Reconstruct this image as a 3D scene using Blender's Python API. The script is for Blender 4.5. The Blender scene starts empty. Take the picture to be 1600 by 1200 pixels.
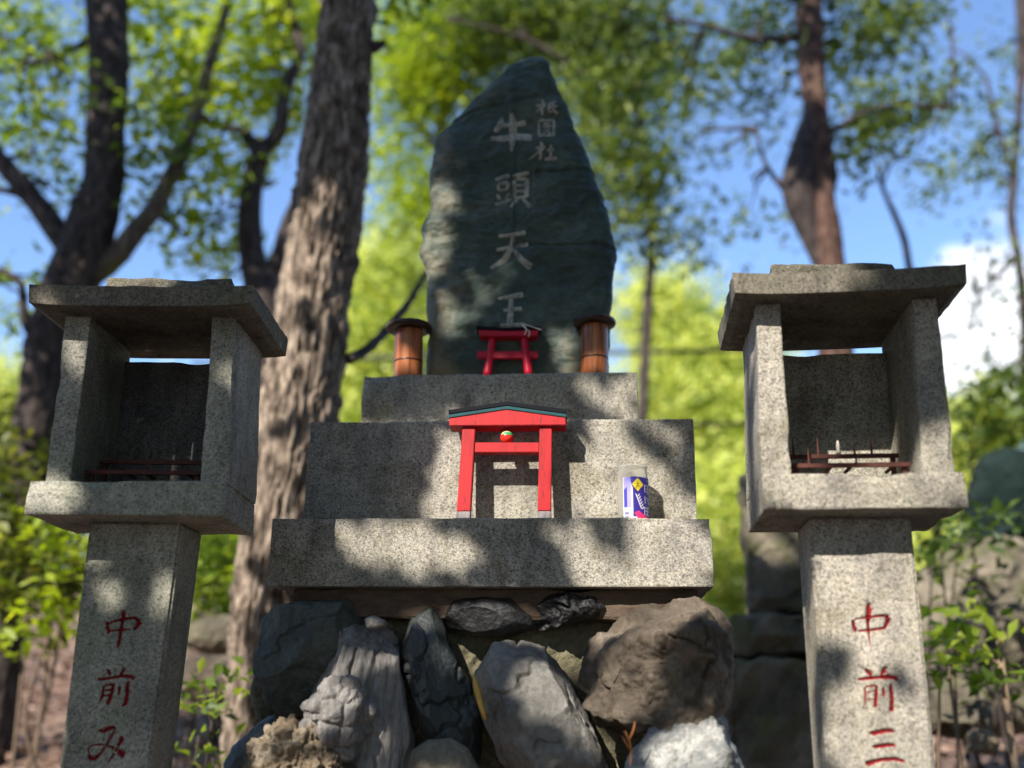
import bpy, bmesh, math, random
import numpy as np
from mathutils import Vector, Matrix, noise
from mathutils.bvhtree import BVHTree

random.seed(7)
RNG = np.random.default_rng(11)
SC = bpy.context.scene
COL = SC.collection

# ------------------------------------------------------------------ camera
FPX, PITCH, ROLL = 1600.0, math.radians(17.27), math.radians(0.58)
CAMZ = 1.15
CAM = np.array([0.0, 0.0, CAMZ])
_cp, _sp, _cr, _sr = math.cos(PITCH), math.sin(PITCH), math.cos(ROLL), math.sin(ROLL)
CF = np.array([0, _cp, _sp])
_u0 = np.array([0, -_sp, _cp]); _r0 = np.array([1.0, 0, 0])
CU = _cr * _u0 - _sr * _r0
CR = _cr * _r0 + _sr * _u0
cam_data = bpy.data.cameras.new("camera")
cam_data.sensor_width = 36.0
cam_data.lens = 36.0 * FPX / 1600.0
cam_data.clip_start = 0.05
cam_data.clip_end = 2000
cam_data.dof.use_dof = True
cam_data.dof.focus_distance = 1.98
cam_data.dof.aperture_fstop = 1.45
cam = bpy.data.objects.new("camera", cam_data)
COL.objects.link(cam)
cam.matrix_world = Matrix(((CR[0], CU[0], -CF[0], CAM[0]), (CR[1], CU[1], -CF[1], CAM[1]),
                           (CR[2], CU[2], -CF[2], CAM[2]), (0, 0, 0, 1)))
SC.camera = cam

# ------------------------------------------------------------------ sun, sky, exposure
SUN_TRAVEL = Vector((0.66, 1.0, -0.95)).normalized()      # direction the light travels
TO_SUN = -SUN_TRAVEL
SUN_EL = math.asin(TO_SUN.z)
SUN_AZ = math.atan2(TO_SUN.x, TO_SUN.y)                   # clockwise from +Y
sun_data = bpy.data.lights.new("sun", 'SUN')
sun_data.energy = 5.0
sun_data.angle = math.radians(0.53)
sun_data.color = (1.0, 0.93, 0.82)
sun = bpy.data.objects.new("sun", sun_data)
COL.objects.link(sun)
sun.location = (-4, -5, 8)
sun.rotation_euler = SUN_TRAVEL.to_track_quat('-Z', 'Y').to_euler()

world = bpy.data.worlds.new("World")
SC.world = world
world.use_nodes = True
wt = world.node_tree
wt.nodes.clear()
w_out = wt.nodes.new('ShaderNodeOutputWorld')
w_bg = wt.nodes.new('ShaderNodeBackground')
w_sky = wt.nodes.new('ShaderNodeTexSky')
w_sky.sky_type = 'NISHITA'
w_sky.sun_disc = False
w_sky.sun_elevation = SUN_EL
w_sky.sun_rotation = SUN_AZ
w_sky.air_density = 1.0
w_sky.dust_density = 0.35
w_sky.ozone_density = 2.2
w_bg.inputs['Strength'].default_value = 0.135
w_geo = wt.nodes.new('ShaderNodeTexCoord')
w_noise = wt.nodes.new('ShaderNodeTexNoise')
w_noise.inputs['Scale'].default_value = 4.2
w_noise.inputs['Detail'].default_value = 7
w_noise.inputs['Roughness'].default_value = 0.55
w_map = wt.nodes.new('ShaderNodeMapping')
w_map.inputs['Scale'].default_value = (1, 1, 2.2)
w_map.inputs['Location'].default_value = (0.35, 0.1, 0.0)
wt.links.new(w_geo.outputs['Generated'], w_map.inputs['Vector'])
wt.links.new(w_map.outputs['Vector'], w_noise.inputs['Vector'])
# cumulus bank low on the right-hand sky
w_dot = wt.nodes.new('ShaderNodeVectorMath'); w_dot.operation = 'DISTANCE'
_cd = (CF * 1600 + CR * 760 - CU * (-85)); _cd = _cd / np.linalg.norm(_cd)
w_dot.inputs[1].default_value = tuple(_cd)
wt.links.new(w_geo.outputs['Generated'], w_dot.inputs[0])
w_mr = wt.nodes.new('ShaderNodeMapRange')
w_mr.inputs['From Min'].default_value = 0.02
w_mr.inputs['From Max'].default_value = 0.175
w_mr.inputs['To Min'].default_value = 0.30
w_mr.inputs['To Max'].default_value = -0.25
wt.links.new(w_dot.outputs['Value'], w_mr.inputs['Value'])
w_add = wt.nodes.new('ShaderNodeMath'); w_add.operation = 'ADD'
wt.links.new(w_noise.outputs['Fac'], w_add.inputs[0])
wt.links.new(w_mr.outputs['Result'], w_add.inputs[1])
w_ramp = wt.nodes.new('ShaderNodeValToRGB')
w_ramp.color_ramp.elements[0].position = 0.56
w_ramp.color_ramp.elements[1].position = 0.68
wt.links.new(w_add.outputs[0], w_ramp.inputs['Fac'])
w_tint = wt.nodes.new('ShaderNodeMixRGB'); w_tint.blend_type = 'MULTIPLY'
w_tint.inputs['Fac'].default_value = 1.0
w_tint.inputs['Color2'].default_value = (0.92, 1.0, 1.12, 1)
wt.links.new(w_sky.outputs['Color'], w_tint.inputs['Color1'])
w_mix = wt.nodes.new('ShaderNodeMixRGB')
w_mix.inputs['Color2'].default_value = (6.6, 6.8, 7.2, 1)
wt.links.new(w_ramp.outputs['Color'], w_mix.inputs['Fac'])
wt.links.new(w_tint.outputs['Color'], w_mix.inputs['Color1'])
wt.links.new(w_mix.outputs['Color'], w_bg.inputs['Color'])
wt.links.new(w_bg.outputs['Background'], w_out.inputs['Surface'])

SC.view_settings.view_transform = 'Standard'
SC.view_settings.look = 'None'
SC.view_settings.exposure = 0.97
SC.view_settings.gamma = 1.0

# ------------------------------------------------------------------ helpers
def ray(px, py):
    return CF + (px - 800) / FPX * CR - (py - 600) / FPX * CU

def P(px, py, Y):
    """Layout helper: the point at distance Y (world y) seen at photo pixel px, py."""
    d = ray(px, py)
    return CAM + d * (Y / d[1])

def pxm(Y):
    """metres per photo pixel at world distance Y (approx.)"""
    return Y * 1.06 / FPX

def tag(o, label=None, cat=None, group=None, kind=None):
    if label: o["label"] = label
    if cat: o["category"] = cat
    if group: o["group"] = group
    if kind: o["kind"] = kind
    return o

def empty(name, loc, rz=0.0, rx=0.0):
    o = bpy.data.objects.new(name, None)
    o.empty_display_size = 0.1
    COL.objects.link(o)
    o.location = loc
    o.rotation_euler = (rx, 0, rz)
    return o

def link(name, me, mat, parent=None, smooth=False):
    o = bpy.data.objects.new(name, me)
    COL.objects.link(o)
    if mat is not None and len(me.materials) == 0:
        me.materials.append(mat)
    if parent is not None:
        o.parent = parent
    if smooth:
        me.polygons.foreach_set('use_smooth', np.ones(len(me.polygons), dtype=bool))
    return o

def mesh_np(name, V, F):
    """V (n,3) array, F list of tuples or (m,k) array"""
    me = bpy.data.meshes.new(name)
    if isinstance(F, np.ndarray):
        m, k = F.shape
        me.vertices.add(len(V)); me.vertices.foreach_set('co', np.asarray(V, np.float32).ravel())
        me.loops.add(m * k); me.loops.foreach_set('vertex_index', F.astype(np.int32).ravel())
        me.polygons.add(m); me.polygons.foreach_set('loop_start', np.arange(0, m * k, k, dtype=np.int32))
        me.update(calc_edges=True)
    else:
        me.from_pydata([tuple(v) for v in V], [], F)
        me.update()
    return me

def from_bm(name, bm, mat, parent=None, smooth=False):
    me = bpy.data.meshes.new(name)
    bm.normal_update()
    bm.to_mesh(me); bm.free()
    return link(name, me, mat, parent, smooth)

def add_prism(bm, pts_front, pts_back):
    a = [bm.verts.new(tuple(p)) for p in pts_front]
    b = [bm.verts.new(tuple(p)) for p in pts_back]
    n = len(a)
    bm.faces.new(a); bm.faces.new(list(reversed(b)))
    for i in range(n):
        j = (i + 1) % n
        bm.faces.new((a[j], a[i], b[i], b[j]))
    return bm

def hexa(corners):
    """corners: 8 pts: bottom 4 (front-left, front-right, back-right, back-left), top 4"""
    bm = bmesh.new()
    v = [bm.verts.new(tuple(c)) for c in corners]
    for f in ((3, 2, 1, 0), (4, 5, 6, 7), (0, 1, 5, 4), (1, 2, 6, 5), (2, 3, 7, 6), (3, 0, 4, 7)):
        bm.faces.new([v[i] for i in f])
    return bm

def boxc(x0, x1, y0, y1, z0, z1):
    return hexa([(x0, y0, z0), (x1, y0, z0), (x1, y1, z0), (x0, y1, z0),
                 (x0, y0, z1), (x1, y0, z1), (x1, y1, z1), (x0, y1, z1)])

def worn(bm, bevel=0.004, cell=0.03, amp=0.0011, seed=0, chips=0.0045):
    """bevel, subdivide and roughen a stone block"""
    bmesh.ops.bevel(bm, geom=list(bm.edges), offset=bevel, segments=2, affect='EDGES', profile=0.6)
    for _ in range(6):
        long_e = [e for e in bm.edges if e.calc_length() > cell]
        if not long_e: break
        bmesh.ops.subdivide_edges(bm, edges=long_e, cuts=1, use_grid_fill=True)
        if len(bm.verts) > 60000: break
    bmesh.ops.triangulate(bm, faces=[f for f in bm.faces if len(f.verts) > 4])
    bm.normal_update()
    sh = Vector((seed * 3.1, seed * 1.7, seed * 0.9))
    sharp = {}
    for v in bm.verts:
        an = 0.0
        fs = v.link_faces
        if len(fs) > 1:
            n0 = fs[0].normal
            an = max(1 - n0.dot(f.normal) for f in fs)
        sharp[v] = an
    for v in bm.verts:
        p = v.co + sh
        d = amp * noise.noise(p * 30) + amp * 1.3 * noise.noise(p * 9)
        if sharp[v] > 0.02:
            c = noise.noise(p * 14 + Vector((9, 2, 4)))
            d -= chips * max(0, c - 0.12) * 2.2
        v.co += v.normal * d
    return bm

# ------------------------------------------------------------------ materials
def new_mat(name):
    m = bpy.data.materials.new(name)
    m.use_nodes = True
    nt = m.node_tree
    nt.nodes.clear()
    out = nt.nodes.new('ShaderNodeOutputMaterial')
    return m, nt, out

def N(nt, typ, **kw):
    n = nt.nodes.new(typ)
    for k, v in kw.items():
        if k in n.inputs: n.inputs[k].default_value = v
        else: setattr(n, k, v)
    return n

def ramp(nt, src, stops, interp='LINEAR'):
    r = nt.nodes.new('ShaderNodeValToRGB')
    r.color_ramp.interpolation = interp
    els = r.color_ramp.elements
    while len(els) < len(stops): els.new(0.5)
    for e, (p, c) in zip(els, stops):
        e.position = p
        e.color = c if len(c) == 4 else (*c, 1)
    nt.links.new(src, r.inputs['Fac'])
    return r

def mixc(nt, fac, a, b, blend='MIX'):
    m = nt.nodes.new('ShaderNodeMixRGB'); m.blend_type = blend
    for s, i in ((fac, 'Fac'), (a, 'Color1'), (b, 'Color2')):
        if hasattr(s, 'links'): nt.links.new(s, m.inputs[i])
        elif isinstance(s, (int, float)): m.inputs[i].default_value = s
        else: m.inputs[i].default_value = (*s, 1) if len(s) == 3 else s
    return m.outputs['Color']

def granite(name, tone=1.0, warm=(1.0, 0.97, 0.9), moss=0.25, mosscol=(0.12, 0.14, 0.08), dark=0.3, seed=0.0):
    m, nt, out = new_mat(name)
    tc = N(nt, 'ShaderNodeTexCoord')
    mp = N(nt, 'ShaderNodeMapping'); mp.inputs['Location'].default_value = (seed, seed * .7, seed * 1.3)
    nt.links.new(tc.outputs['Object'], mp.inputs['Vector'])
    vec = mp.outputs['Vector']
    def vor(scale):
        wob = N(nt, 'ShaderNodeTexNoise', Scale=scale * 0.8, Detail=1.0)
        nt.links.new(vec, wob.inputs['Vector'])
        wm = N(nt, 'ShaderNodeVectorMath', operation='MULTIPLY_ADD')
        wm.inputs[1].default_value = (1.1 / scale,) * 3
        nt.links.new(wob.outputs['Color'], wm.inputs[0]); nt.links.new(vec, wm.inputs[2])
        v = N(nt, 'ShaderNodeTexVoronoi', Scale=scale)
        nt.links.new(wm.outputs['Vector'], v.inputs['Vector'])
        s = N(nt, 'ShaderNodeSeparateColor'); nt.links.new(v.outputs['Color'], s.inputs['Color'])
        return s.outputs['Red']
    g = lambda *c: tuple(min(0.85, x * tone * w) for x, w in zip(c, warm))
    r1 = ramp(nt, vor(500), [(0.0, g(.19, .188, .18)), (0.12, g(.25, .25, .24)), (0.30, g(.35, .35, .34)),
                             (0.6, g(.44, .435, .425)), (0.88, g(.51, .495, .475))], 'CONSTANT')
    r2 = ramp(nt, vor(260), [(0.0, (0.42, 0.42, 0.42)), (0.12, (0.88, 0.88, 0.88)), (0.5, (1, 1, 1)), (0.8, (1.12, 1.08, 1.02))], 'CONSTANT')
    c = mixc(nt, 0.75, r1.outputs['Color'], r2.outputs['Color'], 'MULTIPLY')
    # large weathering patches and rain streaks
    nl = N(nt, 'ShaderNodeTexNoise', Scale=3.2, Detail=6.0, Roughness=0.6); nt.links.new(vec, nl.inputs['Vector'])
    rl_ = ramp(nt, nl.outputs['Fac'], [(0.36, (.70, .71, .66)), (0.62, (1.06, 1.04, 1.0))])
    c = mixc(nt, .85, c, rl_.outputs['Color'], 'MULTIPLY')
    mps = N(nt, 'ShaderNodeMapping'); mps.inputs['Scale'].default_value = (1, 1, .06); nt.links.new(vec, mps.inputs['Vector'])
    nst = N(nt, 'ShaderNodeTexNoise', Scale=42.0, Detail=5.0, Roughness=0.6); nt.links.new(mps.outputs['Vector'], nst.inputs['Vector'])
    rst = ramp(nt, nst.outputs['Fac'], [(0.54, (1, 1, 1)), (0.74, (.62, .62, .56))])
    c = mixc(nt, .7, c, rst.outputs['Color'], 'MULTIPLY')
    # lichen and dirt stains
    n1 = N(nt, 'ShaderNodeTexNoise', Scale=7.0, Detail=8.0, Roughness=0.65)
    nt.links.new(vec, n1.inputs['Vector'])
    rm = ramp(nt, n1.outputs['Fac'], [(0.42, (0, 0, 0)), (0.68, (1, 1, 1))])
    mf = N(nt, 'ShaderNodeMath', operation='MULTIPLY'); mf.inputs[1].default_value = moss
    nt.links.new(rm.outputs['Color'], mf.inputs[0])
    c = mixc(nt, mf.outputs[0], c, mosscol)
    n2 = N(nt, 'ShaderNodeTexNoise', Scale=16.0, Detail=9.0, Roughness=0.7)
    mp2 = N(nt, 'ShaderNodeMapping'); mp2.inputs['Scale'].default_value = (1, 1, 0.35)
    nt.links.new(vec, mp2.inputs['Vector']); nt.links.new(mp2.outputs['Vector'], n2.inputs['Vector'])
    rd = ramp(nt, n2.outputs['Fac'], [(0.46, (1, 1, 1)), (0.72, (1 - dark, 1 - dark, 1 - dark * .9))])
    c = mixc(nt, 1.0, c, rd.outputs['Color'], 'MULTIPLY')
    ng = N(nt, 'ShaderNodeTexNoise', Scale=5.5, Detail=10.0, Roughness=0.72, Distortion=0.6)
    mpg = N(nt, 'ShaderNodeMapping'); mpg.inputs['Location'].default_value = (4, 2, 7); nt.links.new(vec, mpg.inputs['Vector']); nt.links.new(mpg.outputs['Vector'], ng.inputs['Vector'])
    rg_ = ramp(nt, ng.outputs['Fac'], [(0.52, (1, 1, 1)), (0.60, (.66, .64, .56))])
    c = mixc(nt, .8, c, rg_.outputs['Color'], 'MULTIPLY')
    nlc = N(nt, 'ShaderNodeTexNoise', Scale=19.0, Detail=6.0, Roughness=0.6, Distortion=0.4)
    nt.links.new(mpg.outputs['Vector'], nlc.inputs['Vector'])
    rlc = ramp(nt, nlc.outputs['Fac'], [(0.66, (0, 0, 0)), (0.70, (.55, .55, .55))])
    c = mixc(nt, rlc.outputs['Color'], c, (.42, .43, .34))
    b = N(nt, 'ShaderNodeBsdfPrincipled', Roughness=0.82)
    b.inputs['Specular IOR Level'].default_value = 0.3
    nt.links.new(c, b.inputs['Base Color'])
    bn = N(nt, 'ShaderNodeTexNoise', Scale=260.0, Detail=4.0); nt.links.new(vec, bn.inputs['Vector'])
    bp = N(nt, 'ShaderNodeBump', Strength=0.35, Distance=0.002)
    nt.links.new(bn.outputs['Fac'], bp.inputs['Height'])
    nt.links.new(bp.outputs['Normal'], b.inputs['Normal'])
    nt.links.new(b.outputs['BSDF'], out.inputs['Surface'])
    return m

def rocky(name, c0, c1, c2, scale=9.0, rough=0.8, bump=0.6, spec=0.3, veins=None, stretch=(1, 1, 1), fine=90.0):
    m, nt, out = new_mat(name)
    tc = N(nt, 'ShaderNodeTexCoord')
    mp = N(nt, 'ShaderNodeMapping'); mp.inputs['Scale'].default_value = stretch
    nt.links.new(tc.outputs['Object'], mp.inputs['Vector'])
    vec = mp.outputs['Vector']
    n1 = N(nt, 'ShaderNodeTexNoise', Scale=scale, Detail=10.0, Roughness=0.62, Distortion=0.5)
    nt.links.new(vec, n1.inputs['Vector'])
    r = ramp(nt, n1.outputs['Fac'], [(0.30, c0), (0.5, c1), (0.68, c2)])
    n2 = N(nt, 'ShaderNodeTexNoise', Scale=fine, Detail=6.0, Roughness=0.7)
    nt.links.new(vec, n2.inputs['Vector'])
    r2 = ramp(nt, n2.outputs['Fac'], [(0.35, (0.62, 0.62, 0.62)), (0.62, (1.12, 1.12, 1.12))])
    c = mixc(nt, 0.8, r.outputs['Color'], r2.outputs['Color'], 'MULTIPLY')
    if veins:
        w = N(nt, 'ShaderNodeTexNoise', Scale=scale * 1.6, Detail=8.0, Roughness=0.6, Distortion=1.0)
        mp3 = N(nt, 'ShaderNodeMapping'); mp3.inputs['Location'].default_value = (3, 5, 1)
        nt.links.new(vec, mp3.inputs['Vector']); nt.links.new(mp3.outputs['Vector'], w.inputs['Vector'])
        rv = ramp(nt, w.outputs['Fac'], [(0.52, (0, 0, 0)), (0.62, (1, 1, 1))])
        c = mixc(nt, rv.outputs['Color'], c, veins)
    b = N(nt, 'ShaderNodeBsdfPrincipled', Roughness=rough)
    b.inputs['Specular IOR Level'].default_value = spec
    nt.links.new(c, b.inputs['Base Color'])
    n3 = N(nt, 'ShaderNodeTexNoise', Scale=scale * 4, Detail=9.0, Roughness=0.65)
    nt.links.new(vec, n3.inputs['Vector'])
    bp = N(nt, 'ShaderNodeBump', Strength=bump, Distance=0.012)
    nt.links.new(n3.outputs['Fac'], bp.inputs['Height'])
    bp2 = N(nt, 'ShaderNodeBump', Strength=bump * 0.6, Distance=0.002)
    nt.links.new(n2.outputs['Fac'], bp2.inputs['Height'])
    nt.links.new(bp.outputs['Normal'], bp2.inputs['Normal'])
    nt.links.new(bp2.outputs['Normal'], b.inputs['Normal'])
    nt.links.new(b.outputs['BSDF'], out.inputs['Surface'])
    return m

def paint(name, col, rough=0.45, var=0.25, scale=22.0, wearcol=None, wear=0.0, stretch=(1, 1, 1)):
    m, nt, out = new_mat(name)
    tc = N(nt, 'ShaderNodeTexCoord')
    mp = N(nt, 'ShaderNodeMapping'); mp.inputs['Scale'].default_value = stretch
    nt.links.new(tc.outputs['Object'], mp.inputs['Vector'])
    n1 = N(nt, 'ShaderNodeTexNoise', Scale=scale, Detail=7.0, Roughness=0.65)
    nt.links.new(mp.outputs['Vector'], n1.inputs['Vector'])
    a = tuple(x * (1 - var) for x in col); bcol = tuple(min(1, x * (1 + var * .5)) for x in col)
    r = ramp(nt, n1.outputs['Fac'], [(0.3, a), (0.7, bcol)])
    c = r.outputs['Color']
    if wearcol:
        n2 = N(nt, 'ShaderNodeTexNoise', Scale=scale * 3.3, Detail=6.0, Roughness=0.7)
        nt.links.new(mp.outputs['Vector'], n2.inputs['Vector'])
        rw = ramp(nt, n2.outputs['Fac'], [(0.70 - wear * .3, (0, 0, 0)), (0.76 - wear * .3, (1, 1, 1))])
        c = mixc(nt, rw.outputs['Color'], c, wearcol)
    b = N(nt, 'ShaderNodeBsdfPrincipled', Roughness=rough)
    b.inputs['Specular IOR Level'].default_value = 0.3
    nt.links.new(c, b.inputs['Base Color'])
    bn = N(nt, 'ShaderNodeTexNoise', Scale=scale * 6, Detail=4.0)
    nt.links.new(mp.outputs['Vector'], bn.inputs['Vector'])
    bp = N(nt, 'ShaderNodeBump', Strength=0.2, Distance=0.001)
    nt.links.new(bn.outputs['Fac'], bp.inputs['Height'])
    nt.links.new(bp.outputs['Normal'], b.inputs['Normal'])
    nt.links.new(b.outputs['BSDF'], out.inputs['Surface'])
    return m

def leafmat(name, dark, mid, light, trans=0.45, tcol=None):
    m, nt, out = new_mat(name)
    at = N(nt, 'ShaderNodeAttribute', attribute_name='tint')
    r = ramp(nt, at.outputs['Fac'], [(0.0, dark), (0.55, mid), (1.0, light)])
    d = N(nt, 'ShaderNodeBsdfPrincipled', Roughness=0.45)
    d.inputs['Specular IOR Level'].default_value = 0.35
    nt.links.new(r.outputs['Color'], d.inputs['Base Color'])
    t = N(nt, 'ShaderNodeBsdfTranslucent')
    tc = mixc(nt, 1.0, r.outputs['Color'], tcol or (1.5, 1.45, 0.6), 'MULTIPLY')
    nt.links.new(tc, t.inputs['Color'])
    mx = N(nt, 'ShaderNodeMixShader', Fac=trans)
    nt.links.new(d.outputs['BSDF'], mx.inputs[1]); nt.links.new(t.outputs['BSDF'], mx.inputs[2])
    nt.links.new(mx.outputs['Shader'], out.inputs['Surface'])
    return m

def barkmat(name, c0, c1, c2, moss=None, mossamt=0.4):
    m, nt, out = new_mat(name)
    tc = N(nt, 'ShaderNodeTexCoord')
    mp = N(nt, 'ShaderNodeMapping'); mp.inputs['Scale'].default_value = (1, 1, 0.33)
    nt.links.new(tc.outputs['Object'], mp.inputs['Vector'])
    n1 = N(nt, 'ShaderNodeTexNoise', Scale=34.0, Detail=9.0, Roughness=0.7)
    nt.links.new(mp.outputs['Vector'], n1.inputs['Vector'])
    r = ramp(nt, n1.outputs['Fac'], [(0.34, c0), (0.5, c1), (0.7, c2)])
    c = r.outputs['Color']
    if moss:
        n2 = N(nt, 'ShaderNodeTexNoise', Scale=3.0, Detail=7.0)
        nt.links.new(tc.outputs['Object'], n2.inputs['Vector'])
        rm = ramp(nt, n2.outputs['Fac'], [(0.62 - mossamt * .3, (0, 0, 0)), (0.72 - mossamt * .3, (1, 1, 1))])
        c = mixc(nt, rm.outputs['Color'], c, moss)
    b = N(nt, 'ShaderNodeBsdfPrincipled', Roughness=0.9)
    b.inputs['Specular IOR Level'].default_value = 0.15
    nt.links.new(c, b.inputs['Base Color'])
    bp = N(nt, 'ShaderNodeBump', Strength=0.9, Distance=0.012)
    nt.links.new(n1.outputs['Fac'], bp.inputs['Height'])
    nt.links.new(bp.outputs['Normal'], b.inputs['Normal'])
    nt.links.new(b.outputs['BSDF'], out.inputs['Surface'])
    return m

M = {}
M['granite_ped'] = granite('granite_pedestal', 1.0, (1.03, .98, .915), moss=0.30, mosscol=(.15, .145, .095), dark=0.5, seed=1.0)
M['granite_left'] = granite('granite_left_lantern', 0.98, (1.0, .985, .90), moss=0.45, mosscol=(.12, .15, .085), dark=0.45, seed=5.0)
M['granite_right'] = granite('granite_right_lantern', 0.98, (1.04, .98, .905), moss=0.30, mosscol=(.16, .145, .095), dark=0.5, seed=9.0)
M['granite_soot'] = granite('granite_dark_back', 0.36, (1.0, .95, .98), moss=0.2, mosscol=(.05, .045, .045), dark=0.6, seed=2.0)  # much darker granite, used on the left lantern's back panel
M['granite_roof'] = granite('granite_weathered_roof', 0.52, (1.05, .95, .84), moss=0.55, mosscol=(.10, .105, .055), dark=0.6, seed=3.0)
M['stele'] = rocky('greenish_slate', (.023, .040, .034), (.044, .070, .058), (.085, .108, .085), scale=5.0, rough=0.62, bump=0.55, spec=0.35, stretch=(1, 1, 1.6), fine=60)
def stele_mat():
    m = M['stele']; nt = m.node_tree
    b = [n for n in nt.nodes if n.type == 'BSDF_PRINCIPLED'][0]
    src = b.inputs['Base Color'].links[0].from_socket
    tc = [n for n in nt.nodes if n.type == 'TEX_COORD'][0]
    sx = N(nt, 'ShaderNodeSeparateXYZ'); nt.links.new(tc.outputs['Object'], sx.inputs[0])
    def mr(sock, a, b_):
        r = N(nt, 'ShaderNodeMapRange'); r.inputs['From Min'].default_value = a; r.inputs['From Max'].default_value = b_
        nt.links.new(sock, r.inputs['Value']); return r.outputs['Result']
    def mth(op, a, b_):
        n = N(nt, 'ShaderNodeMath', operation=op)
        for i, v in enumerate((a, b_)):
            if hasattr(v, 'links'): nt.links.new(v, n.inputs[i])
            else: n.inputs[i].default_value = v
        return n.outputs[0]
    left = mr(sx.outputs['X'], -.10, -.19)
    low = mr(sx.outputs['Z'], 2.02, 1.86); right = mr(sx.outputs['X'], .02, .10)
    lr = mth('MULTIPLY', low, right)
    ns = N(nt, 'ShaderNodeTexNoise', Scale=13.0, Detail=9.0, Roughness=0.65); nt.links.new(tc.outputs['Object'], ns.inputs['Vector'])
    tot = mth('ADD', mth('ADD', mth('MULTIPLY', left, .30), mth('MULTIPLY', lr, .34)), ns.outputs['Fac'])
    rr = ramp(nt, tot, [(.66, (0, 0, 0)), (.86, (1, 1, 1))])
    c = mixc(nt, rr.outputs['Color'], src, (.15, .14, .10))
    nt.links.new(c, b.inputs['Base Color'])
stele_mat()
M['carved_pale'] = rocky('carved_pale_stone', (.10, .115, .095), (.34, .33, .28), (.48, .46, .39), scale=34, rough=0.9, bump=0.4)
M['mortar'] = rocky('mortar', (.08, .07, .043), (.15, .135, .085), (.22, .20, .135), scale=14, rough=0.95, bump=0.8)
M['footing'] = rocky('stained_concrete', (.05, .032, .024), (.10, .068, .048), (.14, .11, .085), scale=9, rough=0.95, bump=0.7, stretch=(.5, .5, 1.5))
M['rock_dark'] = rocky('dark_green_rock', (.045, .055, .05), (.085, .095, .085), (.14, .14, .12), scale=8, rough=0.75)
M['rock_layered'] = rocky('layered_grey_rock', (.11, .105, .10), (.22, .205, .195), (.33, .305, .29), scale=10, rough=0.85, stretch=(2.2, 1, .6))
M['rock_blue'] = rocky('blue_black_rock', (.020, .026, .028), (.040, .048, .048), (.085, .085, .08), scale=7, rough=0.5, spec=0.5)
M['rock_grey'] = rocky('grey_rock', (.10, .095, .085), (.19, .18, .165), (.30, .285, .265), scale=6, rough=0.85)
M['rock_tan'] = rocky('tan_rock', (.042, .033, .025), (.105, .083, .062), (.27, .225, .175), scale=7, rough=0.9, bump=0.9)
M['rock_orange'] = rocky('ochre_rock', (.10, .07, .045), (.22, .17, .115), (.36, .31, .24), scale=14, rough=0.95, bump=1.0)
M['rock_white'] = rocky('speckled_white_rock', (.12, .125, .125), (.29, .29, .28), (.52, .51, .48), scale=16, rough=0.85, bump=0.8, veins=(.17, .18, .18), fine=140)
M['rock_smooth'] = rocky('smooth_blue_grey_rock', (.055, .07, .08), (.085, .105, .115), (.11, .13, .135), scale=5, rough=0.6, bump=0.2)
M['pebble'] = rocky('smooth_tan_pebble', (.12, .105, .08), (.19, .165, .125), (.25, .22, .165), scale=6, rough=0.8, bump=0.25)
M['rock_hollow_black'] = rocky('black_rock_and_hollow', (.008, .008, .009), (.016, .016, .018), (.05, .048, .045), scale=9, rough=0.45, spec=0.5)
M['far_rock'] = rocky('mossy_far_rock', (.05, .046, .034), (.12, .104, .076), (.24, .205, .155), scale=3.5, rough=0.95, veins=(.10, .10, .05))
M['far_teal'] = rocky('dark_teal_far_rock', (.006, .012, .011), (.012, .022, .020), (.026, .038, .033), scale=4, rough=0.95, spec=0.1)
M['red'] = paint('vermilion_paint', (.44, .0015, .007), rough=0.6, var=0.45, scale=24, wearcol=(.13, .003, .008), wear=0.42, stretch=(2.2, 2.2, .32))
M['red_dark'] = paint('crimson_paint', (.46, .006, .03), rough=0.4, var=0.2, wearcol=(.62, .35, .38), wear=0.02)
M['teal'] = paint('teal_paint', (.004, .055, .066), rough=0.7)
M['black'] = paint('black_paint', (.003, .004, .008), rough=0.9)
M['boot_grey'] = paint('weathered_grey_paint', (.24, .21, .22), rough=0.8, var=0.6, scale=60, stretch=(2, 2, .4))
M['ball'] = paint('ball_red', (.72, .03, .02), rough=0.3)
M['ball_gold'] = paint('ball_gold_paint', (.62, .52, .26), rough=0.35)
M['ball_green'] = paint('ball_green_paint', (.05, .27, .10), rough=0.35)
M['ink_red'] = paint('carved_red_paint', (.20, .003, .008), rough=0.85, var=0.6, scale=60, wearcol=(.09, .02, .02), wear=0.28)
M['iron'] = paint('rusted_iron', (.085, .028, .022), rough=0.8, var=0.5, scale=60, wearcol=(.02, .012, .012), wear=0.3)
M['wax'] = paint('candle_wax', (.62, .58, .52), rough=0.5, var=0.15)
M['string'] = paint('white_string', (.6, .58, .54), rough=0.9)
M['white'] = paint('label_white', (.55, .53, .60), rough=0.45, var=0.05)
M['lilac'] = paint('label_lilac', (.33, .30, .68), rough=0.45, var=0.12)
M['blue'] = paint('label_blue', (.035, .022, .22), rough=0.4, var=0.15)
M['yellow'] = paint('label_yellow', (.62, .50, .03), rough=0.4, var=0.15)
M['ink_blue'] = paint('label_ink_blue', (.06, .05, .38), rough=0.4, var=0.1)
M['ink_brown'] = paint('label_ink_brown', (.16, .11, .01), rough=0.4, var=0.1)
M['pink'] = paint('label_pink', (.68, .03, .13), rough=0.4, var=0.1)
M['dry_leaf'] = paint('dry_leaf', (.55, .34, .09), rough=0.6, var=0.3)
M['twig'] = paint('orange_twig', (.42, .15, .05), rough=0.8, var=0.3)
M['cable'] = paint('dark_cable', (.06, .065, .06), rough=0.7)

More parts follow.
